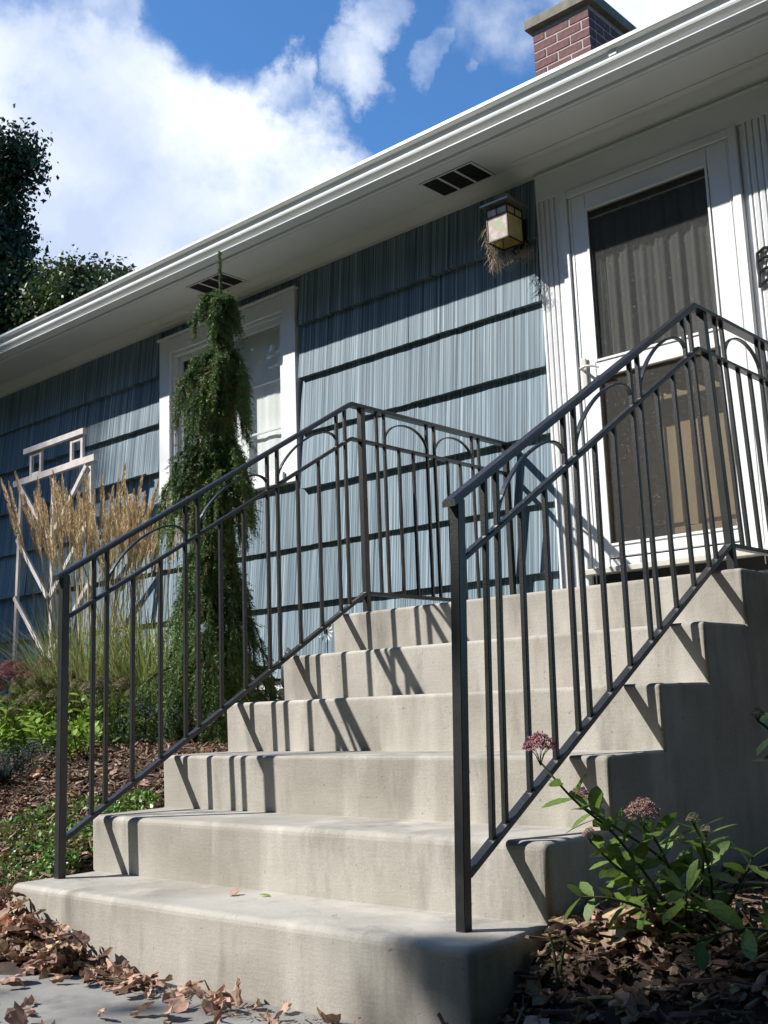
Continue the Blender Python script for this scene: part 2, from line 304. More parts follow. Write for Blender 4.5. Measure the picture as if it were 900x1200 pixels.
def prism_x(name, mat, parent, prof, x0, x1, bevel=0, caps=True, smooth=False):   # closed profile in (y,z) extruded along x
    bm = bmesh.new(); a = [bm.verts.new((x0, y, z)) for y, z in prof]; b = [bm.verts.new((x1, y, z)) for y, z in prof]; n = len(prof)
    for i in range(n): bm.faces.new((a[i], a[(i+1) % n], b[(i+1) % n], b[i]))
    if caps: bm.faces.new(a[::-1]); bm.faces.new(b)
    return done(bm, name, mat, parent, bevel)
def prism_z(name, mat, parent, prof, z0, z1):   # closed profile in (x,y) extruded along z
    bm = bmesh.new(); a = [bm.verts.new((x, y, z0)) for x, y in prof]; b = [bm.verts.new((x, y, z1)) for x, y in prof]; n = len(prof)
    for i in range(n): bm.faces.new((a[i], a[(i+1) % n], b[(i+1) % n], b[i]))
    bm.faces.new(a[::-1]); bm.faces.new(b)
    return done(bm, name, mat, parent)
def tube_np(pts, rad, n=5):
    pts = [Vector(p) for p in pts]; V = []; F = []
    rad = rad if hasattr(rad, '__len__') else [rad]*len(pts)
    ref = Vector((.31, .2, .93))
    for k, p in enumerate(pts):
        d = (pts[min(k+1, len(pts)-1)] - pts[max(k-1, 0)]).normalized(); s = d.cross(ref)
        if s.length < .05: s = d.cross(Vector((1, 0, 0)))
        s.normalize(); u = s.cross(d)
        for i in range(n):
            t = 2*PI*i/n; V.append(tuple(p + (s*math.cos(t) + u*math.sin(t))*rad[k]))
    for k in range(len(pts)-1):
        for i in range(n):
            j = (i+1) % n; F.append((k*n+i, k*n+j, (k+1)*n+j, (k+1)*n+i))
    return V, F
class MB:                       # growing vertex/face lists
    def __init__(s): s.V = []; s.F = []
    def add(s, V, F):
        o = len(s.V); s.V += [tuple(v) for v in V]; s.F += [tuple(i+o for i in f) for f in F]
    def tube(s, pts, rad, n=5): s.add(*tube_np(pts, rad, n))
    def build(s, name, mat, parent=None, smooth=False):
        me = bpy.data.meshes.new(name); me.from_pydata(s.V, [], s.F); me.update()
        if smooth: me.polygons.foreach_set('use_smooth', [True]*len(me.polygons))
        o = link(name, me, mat, parent)
        return fix(o) if parent else o
def rdir(): 
    v = rng.normal(size=3); return v/np.linalg.norm(v)
def sm(a, b, x):
    t = min(1, max(0, (x-a)/(b-a))); return t*t*(3-2*t)
def hn(x, y, s=1.0):            # cheap smooth noise for the terrain
    return (math.sin(x*2.1*s+1.3)*math.cos(y*2.7*s+.4) + .5*math.sin(x*5.3*s+y*3.9*s+2) + .3*math.sin(x*9.1*s-y*8.2*s))/1.8

D = .2964; H = .18; Z1 = .193; SX0, SX1 = -.067, 1.767; YW = 2.80
def zt(k): return Z1 + (k-1)*H
# ------------------------------------------------------------------ ground
def gz(x, y):
    L_ = .19*sm(.0, .34, y) + .35*sm(.2, 1.05, y) + .12*math.exp(-((x+.06)**2+(y+.0)**2)/.035)
    L_ = L_ - .10*sm(-1.0, -3.0, x)*(1-sm(.6, 1.6, y))*sm(0, .4, y)
    R_ = .175*sm(-.02, .33, y) + .04*sm(1.9, 2.8, x)*sm(-.2, .6, y)
    if y < 0:
        z = max(0, .10*math.exp(-((x+.02)**2/.10+(y+.02)**2/.03))) - .012 + R_*sm(1.6, 1.9, x)
    else:
        z = L_ if x < .8 else R_
        if SX0+.03 < x < SX1-.03: z = min(z, -.02) if y > .03 else z
    return z + .010*hn(x, y)*(1 if (x < 0 or x > 1.8) and y > .1 else 0)
def build_ground():
    xs = list(np.concatenate([np.linspace(-400, -12, 12), np.linspace(-10, -2.2, 28), np.linspace(-2.1, 3.4, 112), np.linspace(3.6, 12, 16), np.linspace(15, 400, 10)]))
    ys = list(np.concatenate([np.linspace(-400, -12, 10), np.linspace(-10, -1.6, 20), np.linspace(-1.5, 3.0, 92), np.linspace(3.3, 12, 14), np.linspace(15, 400, 10)]))
    V = [(x, y, gz(x, y)) for y in ys for x in xs]; n = len(xs)
    F = [(j*n+i, j*n+i+1, (j+1)*n+i+1, (j+1)*n+i) for j in range(len(ys)-1) for i in range(n-1)]
    me = bpy.data.meshes.new('ground'); me.from_pydata(V, [], F)
    for p in me.polygons: p.use_smooth = True
    o = link('ground', me, 'soil'); me.materials.append(MT['lawn'])
    for p in me.polygons:
        c = p.center
        if c.y < -2.6 or c.x > 6 or c.x < -9 or c.y > 9: p.material_index = 1
    o['kind'] = 'structure'
build_ground()
bm = bmesh.new(); bm_box(bm, -1.6, 1.72, -1.9, -.004, -.12, 0.0)
bm_box(bm, -3.5, -1.602, -1.9, .10, -.12, 0.0); bm_box(bm, -1.6, -.09, -.0035, .10, -.12, 0.0)
o = done(bm, 'front_path', 'path', None, .004, 1); o['kind'] = 'structure'

# ------------------------------------------------------------------ concrete steps
steps = empty('concrete_steps', ((SX0+SX1)/2, 1.3, 0), 'weathered grey beige concrete stairs with six steps leading up to the white front door', 'stairs')
for k in range(1, 7):
    y0 = (k-1)*D; y1 = k*D if k < 6 else YW-.045; x0 = SX0 + (.012 if k == 1 else 0); x1 = SX1
    bm = bmesh.new(); zb = zt(k-1) if k > 1 else -.15
    vs, fs = bm_box(bm, x0, x1, y0, y1+(.0 if k == 6 else 0), zb, zt(k))
    for v in vs:
        if v.co.z > zb+.01 and abs(v.co.y-y0) < 1e-4: v.co.y -= .004       # slight forward lean of the nosing
    es = [e for e in bm.edges if (all(abs(v.co.z-zt(k)) < 1e-4 for v in e.verts) and not all(abs(v.co.y-y1) < 1e-4 for v in e.verts))
          or (all(v.co.y < y0+1e-3 for v in e.verts) and abs(e.verts[0].co.z-e.verts[1].co.z) > .05)]
    bmesh.ops.bevel(bm, geom=es, offset=.020 if k < 3 else .012, segments=4, affect='EDGES', profile=.5)
    s = done(bm, 'step', 'concrete', steps)
    for p in s.data.polygons: p.use_smooth = p.area < .12 and (abs(p.normal.x) < .98 and abs(p.normal.y) < .98 and abs(p.normal.z) < .98)
prof = [(D, -.15)]
for k in range(2, 7): prof += [((k-1)*D, zt(k-1)), (k*D if k < 6 else YW-.045, zt(k-1))]
prof += [(YW-.045, -.15)]
pr = [prof[0]]
for q in prof[1:]:
    if (abs(q[0]-pr[-1][0]) + abs(q[1]-pr[-1][1])) > 1e-5: pr.append(q)
prism_x('stair_core', 'concrete', steps, pr, SX0, SX1)

# ------------------------------------------------------------------ railings
def railing(xb, xtop, label, sgn):
    R_ = empty('stair_railing', (xb[0], .137, zt(1)), label, 'railing', 'black metal railings along the steps')
    def X(z, y=.5):                                # the old rail is slightly out of plumb
        t = (y-.137)/1.49; lean = xtop[0]*(1-t)+xtop[1]*t if t < 1 else xtop[1]; base = xb[0]*(1-t)+xb[1]*t if t < 1 else xb[1]
        zc = .19+.9*min(t, 1); return base + lean*(z-zc)
    m = .597; yP, yC, yK, yE = .137, 1.626, 1.555, 2.72
    zb = lambda y: .305 + m*(min(y, yC-.01)-yP) if y < yC else .305+m*(yC-.01-yP)
    zm = lambda y: 1.022 + m*(min(y, yK)-yP)
    zt_ = lambda y: 1.178 + m*(min(y, yK)-yP)
    def P(y, z): return (X(z, y), y, z)
    bars = [.251, .304, .412, .531, .643, .702, .811, .929, 1.057, 1.112, 1.226, 1.35, 1.465, 1.518, 1.726, 1.777, 1.875, 1.976, 2.08, 2.136, 2.232, 2.332, 2.434, 2.488, 2.60]
    tall = {.251, .304, .643, .702, 1.057, 1.112, 1.465, 1.518, 1.726, 1.777, 2.08, 2.136, 2.434, 2.488}
    def vert(name, y, z0, z1, w): bar(name, 'metal', R_, P(y, z0), P(y, z1), w, w, up=(0, 1, 0), bevel=.0012)
    vert('post', yP, zt(1)-.005, zt_(yP)-.008, .027)
    vert('post', yC, zt(6)-.005, zt_(yC)-.008, .027)
    vert('post', yE, zt(6)-.005, zt_(yE)-.008, .027)
    for y, zz in ((yP, zt(1)), (yC, zt(6)), (yE, zt(6))):
        x = X(zz, y); bm = bmesh.new(); n = 14; c = bm.verts.new((x, y, zz+.005)); ring = [bm.verts.new((x+(.026+.005*math.sin(i*2.3+y*9))*math.cos(2*PI*i/n), y+(.026+.005*math.cos(i*1.7))*math.sin(2*PI*i/n), zz-.003)) for i in range(n)]
        for i in range(n): bm.faces.new((c, ring[i], ring[(i+1) % n]))
        done(bm, 'grout_collar', 'rustgrout', R_)
    for y in bars: vert('baluster', y, zb(y), (zt_(y) if y in tall else zm(y))-.004, .0135)
    def rail(name, f, y0, yk, y1, w, h):
        bm = bmesh.new(); prof = [(-w/2, -h/2), (w/2, -h/2), (w/2, h*.2), (w*.33, h/2), (-w*.33, h/2), (-w/2, h*.2)]
        rings = []
        for y in (y0, yk, y1):
            z = f(y); rings.append([bm.verts.new((X(z, y)+a, y, z+b)) for a, b in prof])
        for a, b in zip(rings, rings[1:]):
            for i in range(6): bm.faces.new((a[i], a[(i+1) % 6], b[(i+1) % 6], b[i]))
        bm.faces.new(rings[0][::-1]); bm.faces.new(rings[-1])
        return done(bm, name, 'metal', R_)
    rail('handrail', lambda y: zt_(y)+.0, yP-.035, yK, yE+.02, .039, .019)
    rail('middle_rail', zm, yP+.014, yK, yE-.014, .026, .014)
    rail('bottom_rail', zb, yP+.014, yC-.01, yC-.0139, .027, .016) if False else None
    bar('bottom_rail', 'metal', R_, P(yP+.012, zb(yP+.012)), P(yC-.012, zb(yC-.012)), .027, .015)
    bar('bottom_rail', 'metal', R_, P(yC+.013, zb(yC)), P(yE-.013, zb(yC)), .027, .015)
    for a, b in ((.304, .643), (.702, 1.057), (1.112, 1.465), (1.777, 2.08), (2.136, 2.434)):
        pts = []
        for i in range(25):
            u = .5-.5*math.cos(PI*i/24); y = a+(b-a)*u
            pts.append((y, zm(y)+.020+.098*max(0, 1-abs(2*u-1)**2.1)**.55))
        bm = bmesh.new(); rings = []
        for i, (y, z) in enumerate(pts):
            y2, z2 = pts[min(i+1, 24)]; y1_, z1_ = pts[max(i-1, 0)]; d = Vector((y2-y1_, z2-z1_)).normalized(); nx = (-d.y, d.x)
            rings.append([bm.verts.new((X(z, y)+s*.0065, y+nx[0]*q*.003, z+nx[1]*q*.003)) for s, q in ((-1, -1), (1, -1), (1, 1), (-1, 1))])
        for p, q in zip(rings, rings[1:]):
            for i in range(4): bm.faces.new((p[i], p[(i+1) % 4], q[(i+1) % 4], q[i]))
        bm.faces.new(rings[0][::-1]); bm.faces.new(rings[-1])
        done(bm, 'arch', 'metal', R_)
    return R_
railing((0.0, 0.0), (0, 0), 'black metal stair railing on the left side of the steps, beside the tall weeping spruce', -1)
railing((1.640, 1.672), (.040, -.034), 'black metal stair railing on the right of the steps, in front of the door', 1)

# ------------------------------------------------------------------ house
house = empty('house', (-2, 2.8, .5), 'one storey house with blue striated siding, white trim and deep white eaves', 'house')
HX0, HX1 = -8.5, 3.6
def siding():
    zs = [.985 + .3525*i for i in range(8)]
    holes = [(-3.0, -1.565, 2.09, 3.36), (.262, 1.545, 0, 3.6)]
    segs = []
    def course(z0, z1, zfull):
        # x intervals outside the holes, then ~1.2 m panels
        iv = [(HX0, HX1)]
        for a, b, c, d in holes:
            if z1 > c+.12 and z0 < d-.05:
                nv = []
                for s, e in iv:
                    if b <= s or a >= e: nv.append((s, e)); continue
                    if s < a: nv.append((s, a))
                    if e > b: nv.append((b, e))
                iv = nv
        for s, e in iv:
            n = max(1, round((e-s)/1.2)); ofs = random.uniform(-.25, .25) if n > 2 else 0; cuts = [s]
            for i in range(1, n): cuts.append(s+(e-s)*i/n + ofs*.8)
            cuts.append(e)
            for a, b in zip(cuts, cuts[1:]):
                a2, b2 = a+.0018, b-.0018; j = random.uniform(-.004, .004); f = YW; zj = random.uniform(-.003, .003)
                prof = [(f-.050+j, z0+zj), (f-.018, z1), (f, z1), (f, z0+zj)]
                ns = max(2, int((b2-a2)/.045)); bm = bmesh.new(); rings = []
                for q in range(ns+1):
                    x = a2+(b2-a2)*q/ns; jz = random.gauss(0, .0011); jy = random.gauss(0, .0007)
                    rings.append([bm.verts.new((x, y+(jy if y < f-.001 else 0), z+(jz if k == 0 else 0))) for k, (y, z) in enumerate(prof)])
                for A, B in zip(rings, rings[1:]):
                    for k in range(4): bm.faces.new((A[k], A[(k+1) % 4], B[(k+1) % 4], B[k]))
                bm.faces.new(rings[0][::-1]); bm.faces.new(rings[-1]); done(bm, 'shingle', 'siding', house)
                
    course(.90, .985+.012, 0)
    for z in zs: course(z, min(z+.3525+.012, 3.47), 0)
siding()
# sheathing behind the siding, with openings for door and window, and the far sides of the house
bm = bmesh.new()
for a, b, c, d in ((HX0, -2.97, .9, 3.5), (-1.60, .40, .9, 3.5), (-2.97, -1.60, .9, 2.12), (-2.97, -1.60, 3.34, 3.5), (1.35, HX1, .9, 3.5), (.40, 1.35, 3.28, 3.5)): bm_box(bm, a, b, YW+.001, YW+.10, c, d)
bm_box(bm, HX0, HX0+.1, YW+.11, 9.2, .9, 3.5); bm_box(bm, HX1-.1, HX1, YW+.11, 9.2, .9, 3.5); bm_box(bm, HX0, HX1, 9.2, 9.3, .9, 3.5)
bm_box(bm, HX0+.12, HX1-.12, 4.6, 4.7, .9, 3.5)
done(bm, 'wall', 'siding', house)
box('foundation', 'foundation', house, HX0+.02, HX1-.02, YW+.004, 9.1, .0, .899, 0)
# basement window in the foundation
f = box('basement_window', 'white', house, -2.25, -1.45, YW-.014, YW+.003, .58, .885, .002)
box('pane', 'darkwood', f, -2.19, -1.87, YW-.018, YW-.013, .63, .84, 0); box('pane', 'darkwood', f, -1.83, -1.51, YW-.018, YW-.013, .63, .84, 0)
for z in (.66, .70, .74): box('sill_slat', 'white', f, -2.24, -1.46, YW-.05, YW-.019, z, z+.012, .001)
# roof and eaves
ZS = 3.50
prof = [(2.30, ZS+.11), (2.30, ZS+.125), (6.0, ZS+.125+3.7*.34), (9.8, ZS+.13), (9.8, ZS+.09), (6.0, ZS+.03+3.7*.34)]
roof = prism_x('roof', 'shingle_roof', house, prof, HX0-.35, HX1+.35)
box('soffit', 'soffit', house, HX0-.3, HX1+.3, 2.402, YW+.05, ZS, ZS+.012, 0)
box('soffit_strip', 'soffit', house, HX0-.3, HX1+.3, 2.375, 2.402, ZS-.016, ZS+.02, .002)
box('fascia', 'white', house, HX0-.3, HX1+.3, 2.355, 2.374, ZS-.014, ZS+.10, .001)
box('bed_mould', 'soffit', house, .20, HX1, 2.640, 2.655, ZS-.007, ZS-.0005, .002)
box('bed_mould', 'soffit', house, .264, 1.543, YW-.064, YW-.0525, 3.415, 3.429, .002)
cm = [(YW-.012, 3.435), (YW-.050, 3.440), (YW-.056, 3.452), (YW-.068, 3.462), (YW-.094, 3.486), (YW-.104, 3.4995), (YW-.012, 3.4995)]
prism_x('crown_moulding', 'soffit', house, cm, HX0, HX1)
# K-style gutter
gb = 2.353; gp = [(gb, 3.500), (gb, 3.612), (gb-.003, 3.612), (gb-.003, 3.506), (gb-.075, 3.506), (gb-.078, 3.520), (gb-.088, 3.548), (gb-.092, 3.595), (gb-.098, 3.606), (gb-.108, 3.606),
      (gb-.110, 3.598), (gb-.118, 3.598), (gb-.118, 3.613), (gb-.114, 3.616), (gb-.098, 3.613), (gb-.0885, 3.600)]
gp = [(gb, 3.500), (gb, 3.612), (gb-.003, 3.612), (gb-.003, 3.506), (gb-.060, 3.506), (gb-.064, 3.520), (gb-.084, 3.545), (gb-.076, 3.560), (gb-.078, 3.600), (gb-.106, 3.606), (gb-.106, 3.620),
      (gb-.121, 3.620), (gb-.121, 3.602), (gb-.116, 3.598), (gb-.094, 3.594), (gb-.088, 3.566), (gb-.096, 3.560), (gb-.101, 3.548), (gb-.098, 3.538), (gb-.086, 3.530), (gb-.074, 3.518), (gb-.070, 3.505), (gb-.082, 3.503), (gb-.082, 3.498)]
gp2 = []
for q in gp:
    if not gp2 or (abs(q[0]-gp2[-1][0])+abs(q[1]-gp2[-1][1])) > 1e-4: gp2.append(q)
gutter = prism_x('gutter', 'gutter', house, gp2, HX0-.3, HX1+.3)
box('gutter_seam', 'gutter', gutter, 1.02, 1.06, 2.255, 2.262, 3.566, 3.596, .001)
# soffit vents
def vent(x0, label=None):
    v = box('soffit_vent', 'vent', house, x0, x0+.36, 2.475, 2.69, ZS-.003, ZS-.0005, 0)
    for i in range(4):
        x = x0 + (.36-.014)*i/3
        box('vent_bar', 'soffit', v, x, x+.014, 2.475, 2.69, ZS-.006, ZS-.0035, 0)
    for y in (2.475, 2.680): box('vent_bar', 'soffit', v, x0+.0145, x0+.3455, y, y+.010, ZS-.0058, ZS-.0035, 0)
    for i in range(9):
        y = 2.492+i*.0212; bm = bmesh.new(); bm_box(bm, x0+.0146, x0+.3454, y, y+.009, ZS-.0052, ZS-.0036)
        done(bm, 'vent_louvre', 'lampmetal', v)
for x in (-.30, -2.33, 2.2): vent(x)

# window
win = box('window', 'white', house, -2.99, -2.87, YW-.052, YW-.002, 2.10, 3.345, .003)
bw = .115
o = box('window_frame', 'white', win, -1.70, -1.585, YW-.052, YW-.002, 2.10, 3.345, .003)
box('window_frame', 'white', win, -2.869, -1.701, YW-.050, YW-.002, 3.235, 3.343, .003)
box('sill', 'white', win, -2.869, -1.701, YW-.068, YW-.002, 2.102, 2.175, .003)
box('head_cap', 'white', win, -3.005, -1.57, YW-.066, YW-.002, 3.346, 3.362, .002)
for a, b in ((-2.868, -2.845), (-1.725, -1.702)): box('stop', 'white', win, a, b, YW-.030, YW+.03, 2.176, 3.234, .001)
box('stop', 'white', win, -2.844, -1.726, YW-.030, YW+.03, 3.212, 3.234, .001)
# sashes: left recessed, right sliding in front
for x0, x1, yy in ((-2.843, -2.235, .035), (-2.262, -1.727, .012)):
    y0 = YW+yy-.03; y1 = y0+.022
    box('sash', 'white', win, x0, x0+.035, y0, y1, 2.177, 3.211, .001); box('sash', 'white', win, x1-.035, x1, y0, y1, 2.177, 3.211, .001)
    box('sash', 'white', win, x0+.036, x1-.036, y0+.001, y1, 3.172, 3.211, .001); box('sash', 'white', win, x0+.036, x1-.036, y0+.001, y1, 2.177, 2.212, .001)
    box('pane', 'glass', win, x0+.036, x1-.036, y0+.010, y0+.013, 2.213, 3.171, 0)
for z in (2.50, 2.83): box('muntin', 'white', win, -2.22, -1.765, YW+.052, YW+.064, z, z+.014, .001)
def curtain(name, mat, par, x0, x1, y, z0, z1, amp, waves, seed):
    r = random.Random(seed); n = 90; V = []; F = []
    ph = [r.uniform(0, 6.28) for _ in range(4)]
    for i in range(n+1):
        u = i/n; x = x0+(x1-x0)*u
        for k, z in enumerate((z0, (z0*2+z1)/3, (z0+2*z1)/3, z1)):
            dy = amp*(math.sin(u*waves*6.28+ph[0]+k*.12) + .5*math.sin(u*waves*2.3*6.28+ph[1]) + .35*math.sin(u*waves*.47*6.28+ph[2]))
            V.append((x, y+dy*(1-.1*k), z))
    for i in range(n):
        for k in range(3): a = i*4+k; F.append((a, a+4, a+5, a+1))
    m = MB(); m.add(V, F); return m.build(name, mat, par, True)
curtain('curtain', 'blind', win, -2.84, -1.73, YW+.09, 2.16, 3.22, .0022, 7, 3)

# door surround
def pilaster(x0, x1, z0, z1, nfl):
    prof = [(x0, YW-.002), (x0, YW-.050)]; w = (x1-x0-.02)/nfl; x = x0+.010; prof.append((x, YW-.050))
    for i in range(nfl):
        prof += [(x+w*.12, YW-.050), (x+w*.22, YW-.040), (x+w*.28, YW-.040), (x+w*.40, YW-.050)] if False else [(x+.0012, YW-.0500), (x+.005, YW-.037), (x+.010, YW-.047), (x+w*.55, YW-.052), (x+w-.0006, YW-.050)]
        x += w
    prof += [(x1, YW-.050), (x1, YW-.002)]
    return prism_z('fluted_pilaster', 'white', house, prof, z0, z1)
pilaster(.264, .408, zt(6)+.002, 3.28, 4); pr2 = pilaster(1.40, 1.543, zt(6)+.002, 3.28, 4)
box('frieze_board', 'white', house, .264, 1.543, YW-.052, YW-.002, 3.281, 3.436, .002)
dr = box('front_door', 'white', house, .412, .452, YW-.062, YW-.004, zt(6)+.10, 3.279, .003)        # outer casing, left leg
box('casing', 'white', dr, 1.330, 1.372, YW-.062, YW-.004, zt(6)+.10, 3.279, .003)
box('casing', 'white', dr, .4525, 1.3295, YW-.060, YW-.004, 3.238, 3.278, .003)
box('casing_bead', 'white', dr, 1.375, 1.396, YW-.038, YW-.004, zt(6)+.10, 3.279, .002)
YD = YW-.050
box('storm_door_stile', 'white', dr, .455, .553, YD, YD+.03, 1.319, 3.236, .004); box('storm_door_stile', 'white', dr, 1.216, 1.327, YD, YD+.03, 1.319, 3.236, .004)
box('storm_door_rail', 'white', dr, .554, 1.215, YD, YD+.03, 3.142, 3.236, .004); box('storm_door_rail', 'white', dr, .554, 1.215, YD, YD+.03, 2.262, 2.352, .004)
box('storm_door_rail', 'white', dr, .554, 1.215, YD, YD+.03, 1.365, 1.432, .004); box('kick_plate', 'white', dr, .554, 1.215, YD+.004, YD+.03, 1.320, 1.358, .003)
box('door_sweep', 'vent', dr, .554, 1.215, YD+.010, YD+.028, 1.3585, 1.3645, 0)
for (z0, z1) in ((2.353, 3.141), (1.433, 2.261)):       # raised beads round the glass
    for a, b in ((.5535, .566), (1.2035, 1.2155)): box('glazing_bead', 'white', dr, a, b, YD-.006, YD-.0005, z0-.012, z1+.012, .001)
    for a, b in ((z0-.012, z0), (z1, z1+.012)): box('glazing_bead', 'white', dr, .5665, 1.203, YD-.006, YD-.0005, a, b, .001)
for x in (.470, 1.312): box('stile_groove', 'soffit', dr, x, x+.005, YD-.003, YD-.0005, 1.25, 3.22, 0)
box('upper_glass', 'stormglass', dr, .567, 1.203, YD+.012, YD+.015, 2.353, 3.141, 0)
box('lower_glass', 'stormglass', dr, .567, 1.203, YD+.012, YD+.015, 1.433, 2.261, 0)
# jambs and inner panelled door
for a, b in ((.38, .452), (1.330, 1.40)): box('jamb', 'white', dr, a, b, YW+.003, YW+.22, 1.12, 3.279, .001)
box('jamb', 'white', dr, .4525, 1.3295, YW+.004, YW+.22, 3.24, 3.279, .001)
YI = YW+.155
for (a, b, c, d) in ((.455, .62, 1.13, 3.236), (1.17, 1.328, 1.13, 3.236), (.6205, 1.1695, 1.13, 1.50), (.6205, 1.1695, 2.25, 2.42), (.6205, 1.1695, 3.05, 3.236), (.865, .925, 1.501, 2.249)):
    box('inner_door_rail', 'tanwood', dr, a, b, YI, YI+.04, c, d, .003)
for a, b in ((.621, .8645), (.9255, 1.169)):
    bm = bmesh.new(); vs, fs = bm_box(bm, a, b, YI+.016, YI+.036, 1.5015, 2.2485)
    f = [f for f in fs if abs(f.calc_center_median().y-(YI+.016)) < 1e-4]
    r = bmesh.ops.inset_region(bm, faces=f, thickness=.018); r = bmesh.ops.inset_region(bm, faces=f, thickness=.028, depth=.016)
    done(bm, 'inner_door_panel', 'tanwood', dr)
box('inner_glass', 'glass', dr, .6205, 1.1695, YI+.015, YI+.018, 2.421, 3.049, 0)
curtain('sheer_curtain', 'curtain', dr, .556, 1.214, YD+.040, 2.358, 3.10, .010, 7.3, 5)
box('curtain_rod', 'handle', dr, .556, 1.214, YD+.026, YD+.030, 3.101, 3.107, 0)
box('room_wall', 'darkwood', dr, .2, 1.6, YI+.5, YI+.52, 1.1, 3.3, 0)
# sill of the door
box('threshold', 'handle', dr, .412, 1.372, YW-.100, YW-.0205, 1.288, 1.318, .004)
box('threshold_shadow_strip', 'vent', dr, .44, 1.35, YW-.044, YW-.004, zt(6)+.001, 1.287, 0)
# lever handle
hd = empty('x', (0, 0, 0), None, None); hd.name = 'door_handle'; hd.parent = dr; hd.location = -house.location - Vector(dr.location)
def handle():
    hm = MB(); x, z = .492, 2.30; y = YD-.004
    bm = bmesh.new(); bm_box(bm, x-.014, x+.014, y-.010, y, z-.095, z+.075); p = done(bm, 'door_handle', 'handle', dr, .006, 2)
    hm.tube([(x, y-.01, z+.01), (x, y-.045, z+.012)], .008, 8); hm.tube([(x, y-.043, z+.012), (x+.03, y-.050, z+.018), (x+.07, y-.046, z+.012), (x+.10, y-.040, z-.002)], [.008, .007, .006, .004], 8)
    hm.build('lever', 'handle', dr, True)
bpy.data.objects.remove(hd); handle()
# house number letter on the right pilaster
lm = MB(); yl = YW-.060
for pts in ([(1.415, 2.635), (1.412, 2.58), (1.416, 2.53), (1.412, 2.478)], [(1.412, 2.636), (1.45, 2.655), (1.50, 2.640)], [(1.416, 2.600), (1.45, 2.612), (1.49, 2.606)], [(1.414, 2.545), (1.45, 2.560), (1.50, 2.552)], [(1.412, 2.480), (1.45, 2.505), (1.50, 2.498)]):
    lm.tube([(x, yl, z) for x, z in pts], [.0072, .0075, .0072, .0065][:len(pts)], 6)
lm.build('house_letter', 'metal', house)
# chimney
def chimney():
    cx0, cx1, cy0, cy1 = -.800, -.325, 4.5, 5.2; zb, ztp = 4.1, 5.60
    ch = box('chimney', 'mortar', house, cx0+.004, cx1-.004, cy0+.004, cy1-.004, zb, ztp, 0)
    ch['label'] = 'red brick chimney above the eave'
    L_, Hh, g = .195, .062, .011; meshes = {}
    def brick(x, y, z, lx, ly):
        key = (round(lx, 3), round(ly, 3))
        if key not in meshes:
            bm = bmesh.new(); bm_box(bm, 0, lx, 0, ly, 0, Hh); bmesh.ops.bevel(bm, geom=list(bm.edges), offset=.003, segments=1, affect='EDGES')
            me = bpy.data.meshes.new('brick'); bm.to_mesh(me); bm.free(); me.materials.append(MT['brick']); meshes[key] = me
        o = bpy.data.objects.new('brick', meshes[key]); COL.objects.link(o); o.parent = ch
        o.location = Vector((x+random.uniform(-.0015, .0015), y+random.uniform(-.0015, .0015), z)) - house.location - ch.location
    k = 0; z = 4.55
    while z + Hh < ztp:
        def run(a, b, off):
            out = []; s = a
            if off: out.append((s, s+L_/2)); s += L_/2+g
            while s < b-1e-3:
                e = min(s+L_, b)
                if e-s > .03: out.append((s, e))
                s = e+g
            return out
        off = k % 2
        for s, e in run(cx0, cx1, off):
            brick(s, cy0, z, e-s, .09)
        for s, e in run(cy0+.101, cy1, 1-off):
            brick(cx1-.09, s, z, .09, e-s); brick(cx0, s, z, .09, e-s)
        z += Hh+g; k += 1
    c = box('cap', 'capstone', ch, cx0-.045, cx1+.045, cy0-.045, cy1+.045, ztp+.001, ztp+.085, .006)
    box('flue_cover', 'white', ch, -.69, -.42, 4.56, 5.1, ztp+.11, ztp+.165, .003)
    box('flue', 'capstone', ch, -.64, -.47, 4.66, 5.0, ztp+.086, ztp+.109, 0)
chimney()

